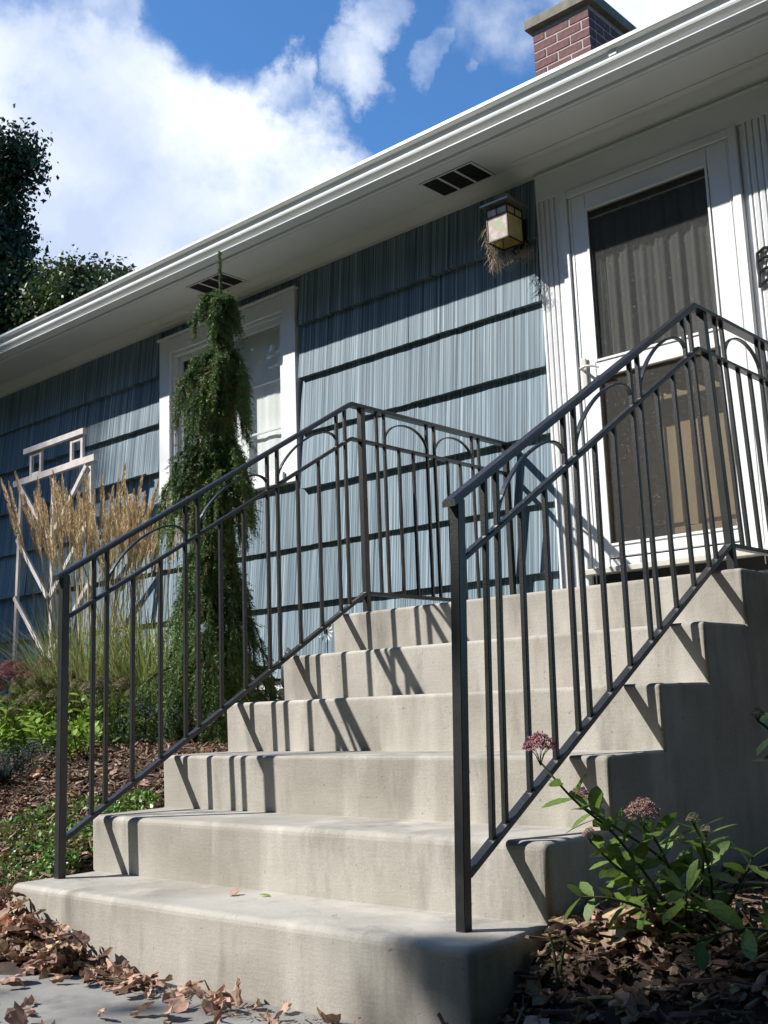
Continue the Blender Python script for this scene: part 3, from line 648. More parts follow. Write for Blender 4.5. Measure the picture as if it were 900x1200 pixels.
# ------------------------------------------------------------------ wall lantern
def lantern():
    x0, x1, y0, y1, z0, z1 = .088, .222, 2.54, 2.68, 3.050, 3.232
    L_ = empty('wall_lantern', (.13, 2.62, 3.05), 'square art glass wall lantern with dark metal frame beside the front door', 'lamp')
    for x in (x0, x1-.008):
        for y in (y0, y1-.008): box('frame_bar', 'lampmetal', L_, x, x+.008, y, y+.008, z0, z1, .001)
    for z in (z0, z1-.007):
        box('frame_bar', 'lampmetal', L_, x0+.0085, x1-.0085, y0, y0+.007, z, z+.007, 0); box('frame_bar', 'lampmetal', L_, x0+.0085, x1-.0085, y1-.007, y1, z, z+.007, 0)
        box('frame_bar', 'lampmetal', L_, x0, x0+.007, y0+.0085, y1-.0085, z, z+.007, 0); box('frame_bar', 'lampmetal', L_, x1-.007, x1, y0+.0085, y1-.0085, z, z+.007, 0)
    box('front_pane', 'artglass', L_, x0+.0085, x1-.0085, y0+.003, y0+.006, z0+.0075, z1-.0075, 0)
    box('side_pane', 'amberglass', L_, x1-.006, x1-.003, y0+.0085, y1-.0085, z0+.0075, z1-.0075, 0); box('side_pane', 'amberglass', L_, x0+.003, x0+.006, y0+.0085, y1-.0085, z0+.0075, z1-.0075, 0)
    box('back_pane', 'amberglass', L_, x0+.0085, x1-.0085, y1-.006, y1-.003, z0+.0075, z1-.0075, 0)
    zc = z1-.05; xm = (x0+x1)/2; ym = (y0+y1)/2
    box('came', 'lampmetal', L_, x0+.0085, x1-.0085, y0-.001, y0+.0025, zc, zc+.005, 0); box('came', 'lampmetal', L_, xm-.002, xm+.002, y0-.001, y0+.0024, zc+.0055, z1-.0075, 0)
    box('came', 'lampmetal', L_, x1-.0025, x1+.001, y0+.0085, y1-.0085, zc, zc+.006, 0); box('came', 'lampmetal', L_, x1-.0024, x1+.001, ym-.003, ym+.003, zc+.0065, z1-.0075, 0)
    bm = bmesh.new(); vs, fs = bm_box(bm, x0-.022, x1+.022, y0-.022, y1+.03, z1+.014, z1+.024)
    t = [bm.verts.new(v) for v in ((xm-.03, ym-.03, z1+.085), (xm+.03, ym-.03, z1+.085), (xm+.03, ym+.03, z1+.085), (xm-.03, ym+.03, z1+.085))]
    bm.faces.remove(fs[1]); q = vs[4:]
    for i in range(4): bm.faces.new((q[i], q[(i+1) % 4], t[(i+1) % 4], t[i]))
    bm.faces.new(t); done(bm, 'cap', 'lampcap', L_)
    box('neck', 'lampmetal', L_, xm-.04, xm+.04, ym-.04, ym+.04, z1+.001, z1+.0135, 0)
    m = MB(); m.tube([(xm, ym+.08, z0+.0), (xm, ym+.055, z0-.03), (xm, 2.71, z0-.035), (xm+.0, 2.745, z0+.02), (xm, 2.748, z0+.12)], .006, 8); m.tube([(xm, y1, z0+.004), (xm, ym+.08, z0+.0)], .006, 8)
    m.build('bracket_arm', 'lampmetal', L_, True)
    box('wall_plate', 'lampmetal', L_, xm-.045, xm+.045, 2.745, 2.760, z0+.02, z0+.17, .004)
    m = MB(); 
    for i in range(14):
        t = 2*PI*i/14; r = .028
    V = []; F = []
    for a in range(7):
        for b in range(12):
            th = PI*a/6; ph = 2*PI*b/12; V.append((xm+.03*math.sin(th)*math.cos(ph), ym+.03*math.sin(th)*math.sin(ph), z0+.09+.045*math.cos(th)))
    for a in range(6):
        for b in range(12): F.append((a*12+b, a*12+(b+1) % 12, (a+1)*12+(b+1) % 12, (a+1)*12+b))
    m.add(V, F); m.build('bulb', 'white', L_, True)
    # straw nest
    m = MB(); r = random.Random(4)
    for i in range(190):
        t = r.random(); bx = x0-.020+r.gauss(0, .010)+.035*t; by = y0+.05+r.gauss(0, .022); bz = z0+.12-t*.24
        dx, dy, dz = r.gauss(0, .02), r.gauss(0, .02), -r.uniform(.03, .08)
        m.tube([(bx, by, bz), (bx+dx*.5+r.gauss(0, .006), by+dy*.5, bz+dz*.5), (bx+dx, by+dy, bz+dz)], [.0014, .0011, .0004], 3)
    for i in range(90):
        bx = r.uniform(x0, x1+.02); by = y1+.03+r.gauss(0, .02); bz = z0-.02+r.gauss(0, .015)
        m.tube([(bx, by, bz), (bx+r.gauss(0, .02), by+r.gauss(0, .02), bz-.02), (bx+r.gauss(0, .03), by+r.gauss(0, .02), bz-r.uniform(.02, .07))], [.0014, .0011, .0004], 3)
    o = m.build('bird_nest', 'nest'); tag(o, 'ragged dry straw nest hanging behind the wall lantern', 'nest')
lantern()

# ------------------------------------------------------------------ trellis
def trellis():
    y = 2.45; T = empty('garden_trellis', (-3.87, y, .52), 'pale wooden garden trellis with a gate shaped top standing against the wall', 'trellis')
    def b(name, a, c, w=.036, d=.022): bar(name, 'trellis', T, (a[0], y+a[2], a[1]), (c[0], y+c[2], c[1]), d, w, up=(0, 0, 1) if abs(a[0]-c[0]) > abs(a[1]-c[1]) else (1, 0, 0))
    b('top_bar', (-4.27, 2.725, -.004), (-3.46, 2.735, -.004), .042, .032)
    b('cross_bar', (-4.41, 2.495, -.004), (-3.32, 2.515, -.004), .048, .032)
    for x0 in (-4.19, -3.64):
        for x in (x0, x0+.135): bar('short_upright', 'trellis', T, (x, y+.008, 2.522), (x, y+.008, 2.705), .028, .02, up=(0, 1, 0))
        for z in (2.535, 2.69): b('short_bar', (x0+.015, z, .008), (x0+.12, z, .008), .026, .018)
    for x, xb in ((-4.33, -4.40), (-3.88, -3.88), (-3.40, -3.33)): bar('upright', 'trellis', T, (x, y+.01, 2.478), (xb, y+.01, .50), .034, .022, up=(0, 1, 0))
    for (a, c) in (((-4.31, 2.47), (-3.90, 2.02)), ((-3.42, 2.47), (-3.86, 2.02)), ((-4.34, 2.06), (-3.90, 1.58)), ((-3.40, 2.06), (-3.86, 1.58)), ((-4.36, 1.62), (-3.90, 1.14)), ((-3.38, 1.62), (-3.86, 1.14))):
        bar('diagonal_brace', 'trellis', T, (a[0], y-.012, a[1]), (c[0], y-.012, c[1]), .020, .034, up=(0, 0, 1))
trellis()

# ------------------------------------------------------------------ vegetation helpers
def needles(V, F, p, d, ln, n, nl, droop=.3, w=.0014, spread=.9):
    """a sprig: thin triangular needles round an axis from p along d"""
    p = np.array(p, float); d = np.array(d, float); d /= np.linalg.norm(d)
    a = np.cross(d, [.3, .5, .8]); a /= np.linalg.norm(a); b = np.cross(d, a)
    t = rng.random(n); ph = rng.random(n)*2*PI
    base = p + np.outer(t*ln, d) + np.outer(-(t**2)*ln*droop, [0, 0, 1])
    out = np.outer(np.cos(ph), a) + np.outer(np.sin(ph), b)
    dr_ = out*spread + d*(.7) ; dr_ /= np.linalg.norm(dr_, axis=1)[:, None]
    tip = base + dr_*(nl*(.7+.5*rng.random(n)))[:, None]*(1-.4*t)[:, None]
    side = np.cross(dr_, rng.normal(size=(n, 3))); side /= np.linalg.norm(side, axis=1)[:, None]
    o = sum(len(x) for x in V)
    V.append(np.concatenate([base+side*w, base-side*w, tip]).reshape(3, n, 3).transpose(1, 0, 2).reshape(-1, 3))
    F.append(np.arange(3*n).reshape(n, 3)+o)
def np_mesh(name, V, F, mat, parent=None):
    V = np.concatenate(V); F = np.concatenate(F); me = bpy.data.meshes.new(name)
    k = F.shape[1]
    me.vertices.add(len(V)); me.vertices.foreach_set('co', V.ravel().astype(np.float32))
    me.loops.add(F.size); me.loops.foreach_set('vertex_index', F.ravel().astype(np.int32))
    me.polygons.add(len(F)); me.polygons.foreach_set('loop_start', np.arange(0, F.size, k, dtype=np.int32)); me.polygons.foreach_set('loop_total', np.full(len(F), k, dtype=np.int32))
    me.update(); me.validate()
    o = link(name, me, mat, parent)
    return fix(o) if parent else o
def quads(V, F, c, size, nrm=None, aspect=.6):
    """leaf-shaped quads at centres c (n,3)"""
    n = len(c); a = rng.normal(size=(n, 3)); a /= np.linalg.norm(a, axis=1)[:, None]
    b = np.cross(a, rng.normal(size=(n, 3))); b /= np.linalg.norm(b, axis=1)[:, None]
    s = size*(.6+.8*rng.random(n))[:, None]
    fold = np.cross(a, b)*s*.18
    pts = np.stack([c-a*s, c+b*s*aspect+fold, c+a*s, c-b*s*aspect+fold], 1).reshape(-1, 3)
    o = sum(len(x) for x in V); V.append(pts); F.append(np.arange(4*n).reshape(n, 4)+o)

# ------------------------------------------------------------------ weeping spruce
def spruce():
    K_ = 1.071; bx, by = -.767, 1.42; zb = gz(bx, by)
    T = empty('weeping_spruce', (bx, by, zb), 'tall narrow weeping spruce with hanging dark green tiers and a thin bare leader', 'tree')
    m = MB()
    def tx(z):   # the trunk wavers a little
        return (bx+.012*math.sin(z*3.1)+.030*(z-1.2)/1.6, by+.012*math.cos(z*2.3), z)
    m.tube([tx(z) for z in np.linspace(zb-.03, 2.90, 22)], list(np.linspace(.035, .005, 22)), 8)
    m.build('trunk', 'bark', T, True)
    V, F, V2, F2 = [], [], [], []; br = MB()
    def branch(z0, az, reach, drop, dens, new=0):
        c = tx(z0); dx, dy = math.cos(az), math.sin(az); pts = []
        for i in range(9):
            u = i/8; r = reach*math.sin(min(1, u*1.25)*PI/2); z = z0 + reach*.30*math.sin(u*PI*.8)*(1-u) - drop*u**1.9
            pts.append(np.array([c[0]+dx*r + .01*math.sin(5*u+az), c[1]+dy*r, z]))
        br.tube(pts, list(np.linspace(.005, .0015, 9)), 4)
        for i in range(1, 9):
            for k in range(dens):
                u = rng.random(); p = pts[i-1]*(1-u)+pts[i]*u; ax = pts[i]-pts[i-1]; ax /= np.linalg.norm(ax)+1e-9
                sd = rng.normal(size=3)*.62; d = ax*.6+sd*(1.1-.07*i)+np.array([dx*.4, dy*.4, -.15-.09*i]); ln = random.uniform(.03, .05+.005*i)
                q = (V2, F2) if (random.random() < new) else (V, F)
                needles(*q, p, d, ln, 26, .016, .2, .0016)
    tiers = [  # z_top, n, reach, drop, density
        (2.57, 8, .09, .05, 2), (2.54, 11, .165, .10, 2), (2.47, 7, .10, .12, 1), (2.42, 4, .05, .07, 0),
        (2.29, 14, .13, .07, 5), (2.25, 20, .215, .13, 5), (2.20, 22, .265, .20, 5), (2.12, 16, .20, .22, 5), (2.03, 12, .12, .17, 4),
        (1.86, 16, .15, .09, 5), (1.82, 20, .24, .19, 5), (1.75, 24, .295, .26, 5), (1.67, 16, .22, .26, 5), (1.57, 12, .13, .18, 4),
        (1.44, 14, .14, .13, 5), (1.38, 18, .19, .25, 5), (1.26, 20, .23, .32, 5), (1.13, 22, .27, .36, 5), (1.0, 24, .31, .38, 5), (.88, 26, .36, .32, 5), (.76, 20, .36, .22, 4)]
    for z0, n, reach, drop, dens in tiers:
        for i in range(n):
            new = .35 if i % 4 == 0 and z0 > 1.3 else .05
            branch(.6837+(z0-.6837)*K_+random.uniform(-.035, .035), 2*PI*i/n+random.uniform(-.3, .3), K_*reach*(.80 if z0 > 1.9 else 1.0 if z0 > 1.3 else 1.13)*(.84-.10*math.cos(2*PI*i/n-.6))*(q_ := random.choice((.45, .7, .85, 1.0))*random.uniform(.85, 1.05)), drop*(.35+.85*q_)*random.uniform(.7, 1.2), dens+6, new)
    for z in np.linspace(2.50, 2.92, 60):      # needles on the leader
        needles(V, F, tx(z), (random.gauss(0, .2), random.gauss(0, .2), 1), .015, 34, .017, 0, .0022)
    br.build('branches', 'bark', T); np_mesh('crown', V, F, 'needle', T); np_mesh('young_growth', V2, F2, 'needle_new', T)
spruce()
# ------------------------------------------------------------------ feather reed grass
def reed_grass(cx, cy, label, n_pl, n_bl, spread, hgt, seed):
    rs = np.random.default_rng(seed); zb = gz(cx, cy)
    T = empty('feather_reed_grass', (cx, cy, zb), label, 'ornamental grass', 'clumps of feather reed grass in front of the wall')
    bl, st, pl, sm_ = MB(), MB(), MB(), MB()
    def ribbon(mb, p0, az, h, bend, w):
        pts = []; dx, dy = math.cos(az), math.sin(az); n = 6
        for i in range(n+1):
            u = i/n; r = bend*u**1.8; z = h*(u - .35*(bend/h)*u**3)
            pts.append((p0[0]+dx*r, p0[1]+dy*r, p0[2]+z))
        px, py = -dy, dx; V = []
        for i, p in enumerate(pts):
            ww = w*(1-(i/n)**2*.9); V += [(p[0]-px*ww, p[1]-py*ww, p[2]), (p[0]+px*ww, p[1]+py*ww, p[2])]
        mb.add(V, [(2*i, 2*i+1, 2*i+3, 2*i+2) for i in range(n)])
    for i in range(n_bl):
        a = rs.uniform(0, 2*PI); r = spread*.45*rs.random()**.5; p = (cx+r*math.cos(a), cy+r*math.sin(a), zb-.02)
        h = hgt*rs.uniform(.25, .62); az = a+rs.normal(0, .7)
        ribbon(st if rs.random() < .22 else bl, p, az, h, h*rs.uniform(.1, .75), rs.uniform(.002, .005))
    V, F = [], []
    for i in range(n_pl):
        a = rs.uniform(0, 2*PI); r = spread*.35*rs.random()**.5; az = a+rs.normal(0, .5); lean = spread*rs.uniform(.05, 1.0)*.62
        h = hgt*rs.uniform(.82, 1.03); dx, dy = math.cos(az), math.sin(az); pts = []
        for k in range(9):
            u = k/8; pts.append(np.array([cx+r*math.cos(a)+dx*lean*u**1.5, cy+r*math.sin(a)+dy*lean*u**1.5, zb+h*u]))
        sm_.tube(pts, [.0017]*6+[.0012]*3, 3)
        L_ = .26*rs.uniform(.7, 1.15)
        ax = pts[-1]-pts[-2]; ax /= np.linalg.norm(ax); tip = pts[-1]; n = 190
        t = rs.random(n); wid = .0105*np.sin(np.clip(t, .02, .98)*PI)**.6+.001
        ph = rs.random(n)*2*PI; s1 = np.cross(ax, [0, 1, .1]); s1 /= np.linalg.norm(s1); s2 = np.cross(ax, s1)
        o = np.outer(np.cos(ph), s1)+np.outer(np.sin(ph), s2)
        base = tip - np.outer(L_*(1-t), ax) + o*(wid*.4)[:, None]
        tp = base + np.outer(.016+.008*rs.random(n), ax) + o*(wid*1.0)[:, None]
        sd = np.cross(ax, o); ofs = sum(len(x) for x in V)
        V.append(np.stack([base+sd*.0021, base-sd*.0021, tp], 1).reshape(-1, 3)); F.append(np.arange(3*n).reshape(n, 3)+ofs)
    bl.build('green_blades', 'blade', T); st.build('dry_blades', 'straw', T); sm_.build('stems', 'straw', T); np_mesh('plumes', V, F, 'plume', T)
reed_grass(-1.93, 1.50, 'full clump of feather reed grass with tan plumes, directly in front of the trellis', 120, 1300, .54, 1.42, 1)
reed_grass(-1.48, 1.62, 'thinner clump of feather reed grass with tan plumes, between the trellis and the spruce', 66, 1200, .52, 1.34, 2)

# ------------------------------------------------------------------ leafy plants
def leaf_bm(ln, w, curl=.15, serr=0, fold=.12):
    """obovate fleshy leaf along +x, lying in xy"""
    V = []; F = []; n = 7
    for i in range(n+1):
        u = i/n; half = w/2*(math.sin(PI*min(1, u**.85*.98+.02))**.75)*(.55+.6*u)*(1+serr*(i % 2)*.12)
        z = -curl*ln*u*u; V += [(u*ln, -half, z+fold*half), (u*ln, 0, z), (u*ln, half, z+fold*half)]
    for i in range(n):
        a = 3*i; F += [(a, a+3, a+4, a+1), (a+1, a+4, a+5, a+2)]
    return V, F
_leafmesh = {}
def leaf_mesh(kind, mat, ln, w, curl, serr):
    k = (kind, mat)
    if k not in _leafmesh:
        V, F = leaf_bm(ln, w, curl, serr); me = bpy.data.meshes.new(kind); me.from_pydata(V, [], F)
        for p in me.polygons: p.use_smooth = True
        me.materials.append(MT[mat]); _leafmesh[k] = me
    return _leafmesh[k]
def place_leaf(par, kind, mat, p, d, size, roll=0, curl=.15):
    me = leaf_mesh(kind, mat, 1, .50, curl, 1); o = bpy.data.objects.new('leaf', me); COL.objects.link(o); o.parent = par
    q = Vector(d).to_track_quat('X', 'Z').to_matrix().to_4x4() @ Matrix.Rotation(roll, 4, 'X') @ Matrix.Diagonal((size, size, size, 1))
    q.translation = Vector(p)-par.location; o.matrix_local = q
def umbel(mb, sb, c, R_, n, r, dome=.8):
    """flat-topped flower head of small five pointed florets on forking stalks"""
    for i in range(n):
        rad = R_*math.sqrt((i+.5)/n); a = i*2.39996; p = Vector((c[0]+rad*math.cos(a), c[1]+rad*math.sin(a), c[2]+R_*dome*(1-(rad/R_)**2)+r.uniform(-.3, .05)*R_+r.gauss(0, R_*.05)))
        s = R_*.17; nrm = Vector((math.cos(a)*rad/R_*.8, math.sin(a)*rad/R_*.8, 1)).normalized(); t = nrm.orthogonal().normalized(); b = nrm.cross(t)
        V = [tuple(p)]; F = []
        for k in range(5):
            th = 2*PI*k/5+r.random(); d = t*math.cos(th)+b*math.sin(th); e = t*math.cos(th+.5)+b*math.sin(th+.5); g = t*math.cos(th-.5)+b*math.sin(th-.5)
            V += [tuple(p+e*s*.4+nrm*s*.25), tuple(p+d*s+nrm*s*.45), tuple(p+g*s*.4+nrm*s*.25)]; F.append((0, 3*k+1, 3*k+2, 3*k+3))
        V.append(tuple(p+nrm*s*.9)); V.append(tuple(p-nrm*s*.5)); j = len(V)
        for k in range(3):
            th = 2*PI*k/3; V.append(tuple(p+(t*math.cos(th)+b*math.sin(th))*s*.35+nrm*s*.2))
        for k in range(3): F += [(j-2, j+k, j+(k+1) % 3), (j-1, j+(k+1) % 3, j+k)]
        mb.add(V, F)
    for i in range(9):
        a = i*2*PI/9; rad = R_*.7; sb.tube([(c[0], c[1], c[2]-R_*1.1), (c[0]+math.cos(a)*rad*.4, c[1]+math.sin(a)*rad*.4, c[2]-R_*.45), (c[0]+math.cos(a)*rad, c[1]+math.sin(a)*rad, c[2])], [.0013, .0009, .0007], 3)
def stem_plant(name, label, cat, group, root, stems, leafmat, seed):
    """stems: list of (points, leaf pairs range, leaf size, head radius or 0, head material)"""
    r = random.Random(seed); T = empty(name, root, label, cat, group); st = MB(); heads = {}
    for pts, (u0, u1, nl), ls, hr, hm in stems:
        P_ = [Vector(p) for p in pts]
        def at(u):
            x = u*(len(P_)-1); i = min(int(x), len(P_)-2); f = x-i
            a, b = P_[i], P_[i+1]; m0 = (P_[i+1]-P_[max(i-1, 0)])*.5; m1 = (P_[min(i+2, len(P_)-1)]-P_[i])*.5
            return (2*f**3-3*f*f+1)*a+(f**3-2*f*f+f)*m0+(-2*f**3+3*f*f)*b+(f**3-f*f)*m1
        st.tube([at(i/14) for i in range(15)], [.0042-.0018*i/14 for i in range(15)], 6)
        az = r.uniform(0, 6.28)
        nl += 1
        for i in range(nl):
            u = u0+(u1-u0)*i/max(1, nl-1); p = at(u); ax = (at(min(1, u+.03))-at(max(0, u-.03))).normalized()
            for s in (0, PI):
                t = ax.orthogonal().normalized(); b = ax.cross(t); th = az+s+i*PI/2+r.gauss(0, .25); d = (t*math.cos(th)+b*math.sin(th)+ax*r.uniform(.25, .8)+Vector((0, 0, r.uniform(-.05, .25)))).normalized()
                place_leaf(T, 'leaf_'+leafmat, leafmat, p, d, ls*r.uniform(.75, 1.2)*(1-.25*abs(u-.5)), r.gauss(0, .4))
        if hr:
            if hm not in heads: heads[hm] = MB()
            c = at(1.0); umbel(heads[hm], st, (c.x, c.y, c.z+hr*.9), hr, int(90+hr*2600), r); 
    st.build('stem', 'stem', T, True)
    for k, h in heads.items(): tag(h.build('florets', k, T), None, None, None, 'stuff')
    return T
# the near sedum at the right of the steps: stems fan out and lean over the concrete
rt = (2.02, .42, gz(2.02, .42))
stem_plant('sedum', 'leaning green sedum with pink flower heads stretching over the lower right steps', 'plant', 'sedums beside the steps', rt, [
    ([rt, (2.03, .33, .27), (1.965, .27, .40), (1.90, .22, .475), (1.835, .19, .560)], (.15, .84, 9), .085, .036, 'pink'),
    ([(rt[0]+.02, rt[1]+.03, rt[2]), (2.02, .40, .32), (1.93, .33, .41), (1.875, .28, .46)], (.3, .85, 6), .075, .024, 'pink'),
    ([(rt[0]-.03, rt[1]+.02, rt[2]), (1.97, .36, .28), (1.93, .30, .34), (1.90, .27, .385)], (.3, .8, 4), .06, .017, 'peach'),
    ([(rt[0]+.04, rt[1]+.01, rt[2]), (2.05, .36, .30), (2.045, .30, .39), (2.04, .26, .42)], (.25, .8, 6), .08, .036, 'peach'),
    ([(rt[0]+.05, rt[1]+.05, rt[2]), (2.10, .43, .28), (2.11, .38, .38), (2.115, .34, .42)], (.25, .85, 5), .07, .016, 'cream'),
    ([(rt[0]+.0, rt[1]+.05, rt[2]), (2.06, .46, .28), (2.08, .44, .35), (2.10, .42, .39)], (.2, 1, 6), .08, .014, 'cream'),
    ([(rt[0]+.03, rt[1]-.03, rt[2]), (2.08, .34, .25), (2.12, .27, .29), (2.15, .22, .31)], (.2, 1, 6), .075, 0, None),
    ([(rt[0]-.05, rt[1]+.0, rt[2]), (1.96, .38, .27), (1.92, .36, .32), (1.90, .36, .35)], (.2, 1, 5), .07, 0, None),
    ([(rt[0]+.06, rt[1]+.03, rt[2]), (2.15, .42, .27), (2.20, .38, .32), (2.23, .36, .36)], (.2, 1, 5), .08, 0, None),
    ([(rt[0]-.02, rt[1]-.03, rt[2]), (2.0, .32, .24), (1.95, .26, .27), (1.90, .22, .275)], (.2, 1, 5), .075, 0, None)], 'sedum', 11)
rt = (1.86, .17, gz(1.86, .17))
stem_plant('sedum', 'tiny pale budded sprig at the right hand corner of the lowest step', 'plant', None, rt, [
    ([rt, (1.855, .17, .17), (1.85, .165, .20)], (.3, .9, 3), .022, .010, 'cream'), ([rt, (1.87, .18, .16), (1.875, .185, .185)], (.4, .9, 2), .02, .008, 'cream')], 'sedum', 12)
rt = (2.34, .40, gz(2.34, .40))
stem_plant('sedum', 'sedum with long narrow leaves drooping at the lower right edge of the photo', 'plant', 'sedums beside the steps', rt, [
    ([rt, (2.30, .33, .22), (2.26, .22, .245), (2.22, .12, .235)], (.3, 1, 4), .085, 0, None),
    ([rt, (2.36, .36, .22), (2.37, .27, .25), (2.38, .20, .24)], (.3, 1, 4), .08, 0, None),
    ([rt, (2.40, .42, .24), (2.43, .36, .28), (2.45, .30, .29)], (.3, 1, 4), .075, 0, None),
    ([rt, (2.30, .42, .21), (2.24, .42, .22), (2.18, .42, .215)], (.3, 1, 4), .06, 0, None)], 'sedum', 13)
rt = (2.56, .45, gz(2.56, .45))
stem_plant('sedum', 'taller sedum stem with small green buds, cut off by the right edge of the photo', 'plant', 'sedums beside the steps', rt, [
    ([rt, (2.49, .35, .40), (2.41, .24, .56), (2.352, .17, .640)], (.3, .85, 6), .085, .014, 'cream'),
    ([rt, (2.52, .36, .38), (2.44, .26, .50), (2.40, .20, .58)], (.3, .9, 6), .08, .02, 'cream')], 'sedum', 14)
# sedum and fresh green plants in the left bed
def bed_sedum(x, y, n, h, mat, hm, hr, label, seed, ls=.06):
    r = random.Random(seed); z = gz(x, y); st = []
    for i in range(n):
        a = 2*PI*i/n+r.gauss(0, .3); q = r.uniform(.2, 1)*.17; bx, by = x+.35*q*math.cos(a), y+.35*q*math.sin(a); hh = h*r.uniform(.75, 1.1)
        st.append(([(bx, by, z-.01), (x+.7*q*math.cos(a), y+.7*q*math.sin(a), z+hh*.5), (x+q*math.cos(a), y+q*math.sin(a), z+hh)], (.25, .92, 5), ls, hr*r.uniform(.7, 1.1) if hm else 0, hm))
    stem_plant('sedum', label, 'plant', 'sedums in the left bed', (x, y, z), st, mat, seed)
bed_sedum(-2.12, 1.18, 9, .40, 'sedum', 'pink', .055, 'pink headed sedum at the left edge, in front of the tall grass', 21, .07)
bed_sedum(-1.85, 1.30, 9, .33, 'sedum', 'cream', .045, 'cream headed sedum beside the pink one, against the grass blades', 22, .07)
bed_sedum(-1.60, 1.08, 9, .25, 'sedum_pale', 'cream', .042, 'bright green sedum with pale heads, seen just left of the railing post', 23, .06)
bed_sedum(-1.92, 1.00, 12, .24, 'sedum_pale', 'cream', .04, 'lime green leafy plant with pale heads at the left edge of the bed', 24, .075)
bed_sedum(-1.42, .98, 10, .18, 'sedum_pale', None, 0, 'low lime green leafy plant behind the left railing post', 25, .06)
bed_sedum(-1.72, .90, 10, .15, 'sedum_pale', None, 0, 'lowest lime green plant, just above the blue green juniper', 26, .06)
bed_sedum(-1.10, .92, 10, .14, 'sedum_pale', None, 0, 'small lime green plant between the railing balusters, nearest the steps', 28, .05)
bed_sedum(-1.30, 1.20, 10, .30, 'sedum_pale', 'cream', .04, 'tall lime green sedum with pale heads seen through the balusters', 29, .06)
bed_sedum(-2.25, 1.25, 10, .34, 'sedum_pale', 'cream', .04, 'lime green sedum farthest left, under the grass plumes', 30, .06)
bed_sedum(-1.18, 1.10, 9, .26, 'sedum', 'cream', .04, 'mid green sedum with creamy heads amid the grass blades', 27, .055)
def juniper(cx, cy, R_, h, label):
    zb = gz(cx, cy); T = empty('juniper_shrub', (cx, cy, zb), label, 'shrub'); V, F = [], []; br = MB()
    for i in range(70):
        a = random.uniform(0, 2*PI); L_ = R_*random.uniform(.5, 1.05); e = random.uniform(.05, .9); pts = []
        for k in range(7):
            u = k/6; pts.append(np.array([cx+math.cos(a)*L_*u, cy+math.sin(a)*L_*u, zb+h*e*math.sin(u*PI*.55)]))
        br.tube(pts, list(np.linspace(.004, .001, 7)), 3)
        for k in range(1, 7):
            for q in range(5):
                u = random.random(); p = pts[k-1]*(1-u)+pts[k]*u; d = (pts[k]-pts[k-1]); d /= np.linalg.norm(d); d = d+rng.normal(size=3)*.5+np.array([0, 0, .35])
                needles(V, F, p, d, random.uniform(.02, .05), 16, .011, 0, .0011, .7)
    br.build('branches', 'bark', T); np_mesh('foliage', V, F, 'bluefir', T)
juniper(-1.42, .74, .34, .20, 'low blue green juniper at the left edge above the mulch')
# spreading grey-green sprays under the spruce
juniper(-.92, 1.30, .36, .24, 'grey green spreading juniper at the foot of the spruce')

# ground cover mat (nobody could count it)
def cover(name, spots, n, mat, size, label):
    V, F = [], []; C_ = []
    for i in range(n):
        cx, cy, rx, ry, h = spots[i % len(spots)]; a = random.uniform(0, 6.28); q = random.random()**.55; x = cx+rx*q*math.cos(a); y = cy+ry*q*math.sin(a)
        if x > SX0-.01 and x < SX1+.02: continue
        C_.append((x, y, gz(x, y)+h*random.random()*(1-q*.6)))
    quads(V, F, np.array(C_), size, aspect=.5); o = np_mesh(name, V, F, mat); tag(o, label, 'ground cover', None, 'stuff')
cover('ground_cover', [(-.30, .28, .28, .22, .13), (-.58, .40, .36, .22, .12), (-.22, .52, .14, .14, .12), (-.17, .20, .1, .1, .12)], 6000, 'cover', .0105, 'small leaved green ground cover beside the lowest steps')
cover('ground_foliage', [(-2.6, 1.35, .6, .5, .30), (-1.9, 1.35, .5, .35, .28), (-3.4, 1.7, .8, .5, .25), (-1.2, 1.45, .5, .35, .2)], 12000, 'blade', .014, 'mixed green foliage filling the bed below the tall grass')

# ------------------------------------------------------------------ leaf litter
def dry_leaf(c, size, r):
    """crumpled oblong lobed leaf rolled about its midrib"""
    n = 6; a0 = r.uniform(0, 6.28); roll = r.choice([0.3, .9, 1.5, 2.1])*r.uniform(.6, 1.2); bend = r.gauss(.3, .7); L_ = size*2.0; w = size*r.uniform(.55, .95); V = []; F = []
    ph = r.uniform(0, 6); tw = r.gauss(0, .5)
    for i in range(n+1):
        u = i/n; half = w*(math.sin(PI*min(.97, max(.03, u*.94+.03)))**.7)*(1.15 if i % 2 else .68)*r.uniform(.8, 1.15)
        cx_, cz_ = (u-.5)*L_, bend*L_*.35*(u-.5)**2*2.2
        for s in (-1, -.55, 0, .55, 1):
            th = roll*s*(.8+.4*math.sin(ph+u*4)); yy = half*math.sin(th)/max(.3, roll)*1.0 if roll > .5 else half*s; zz = half*(1-math.cos(th))/max(.5, roll)
            V.append((cx_, yy+tw*.1*zz, cz_+zz+r.gauss(0, size*.05)))
    for i in range(n):
        for k in range(4): a = i*5+k; F.append((a, a+5, a+6, a+1))
    Rm = Matrix.Rotation(a0, 3, 'Z') @ Matrix.Rotation(r.gauss(0, .45)+(PI if r.random() < .35 else 0), 3, 'X') @ Matrix.Rotation(r.gauss(0, .4), 3, 'Y')
    return [tuple(Vector(c)+Rm @ Vector(v)) for v in V], F
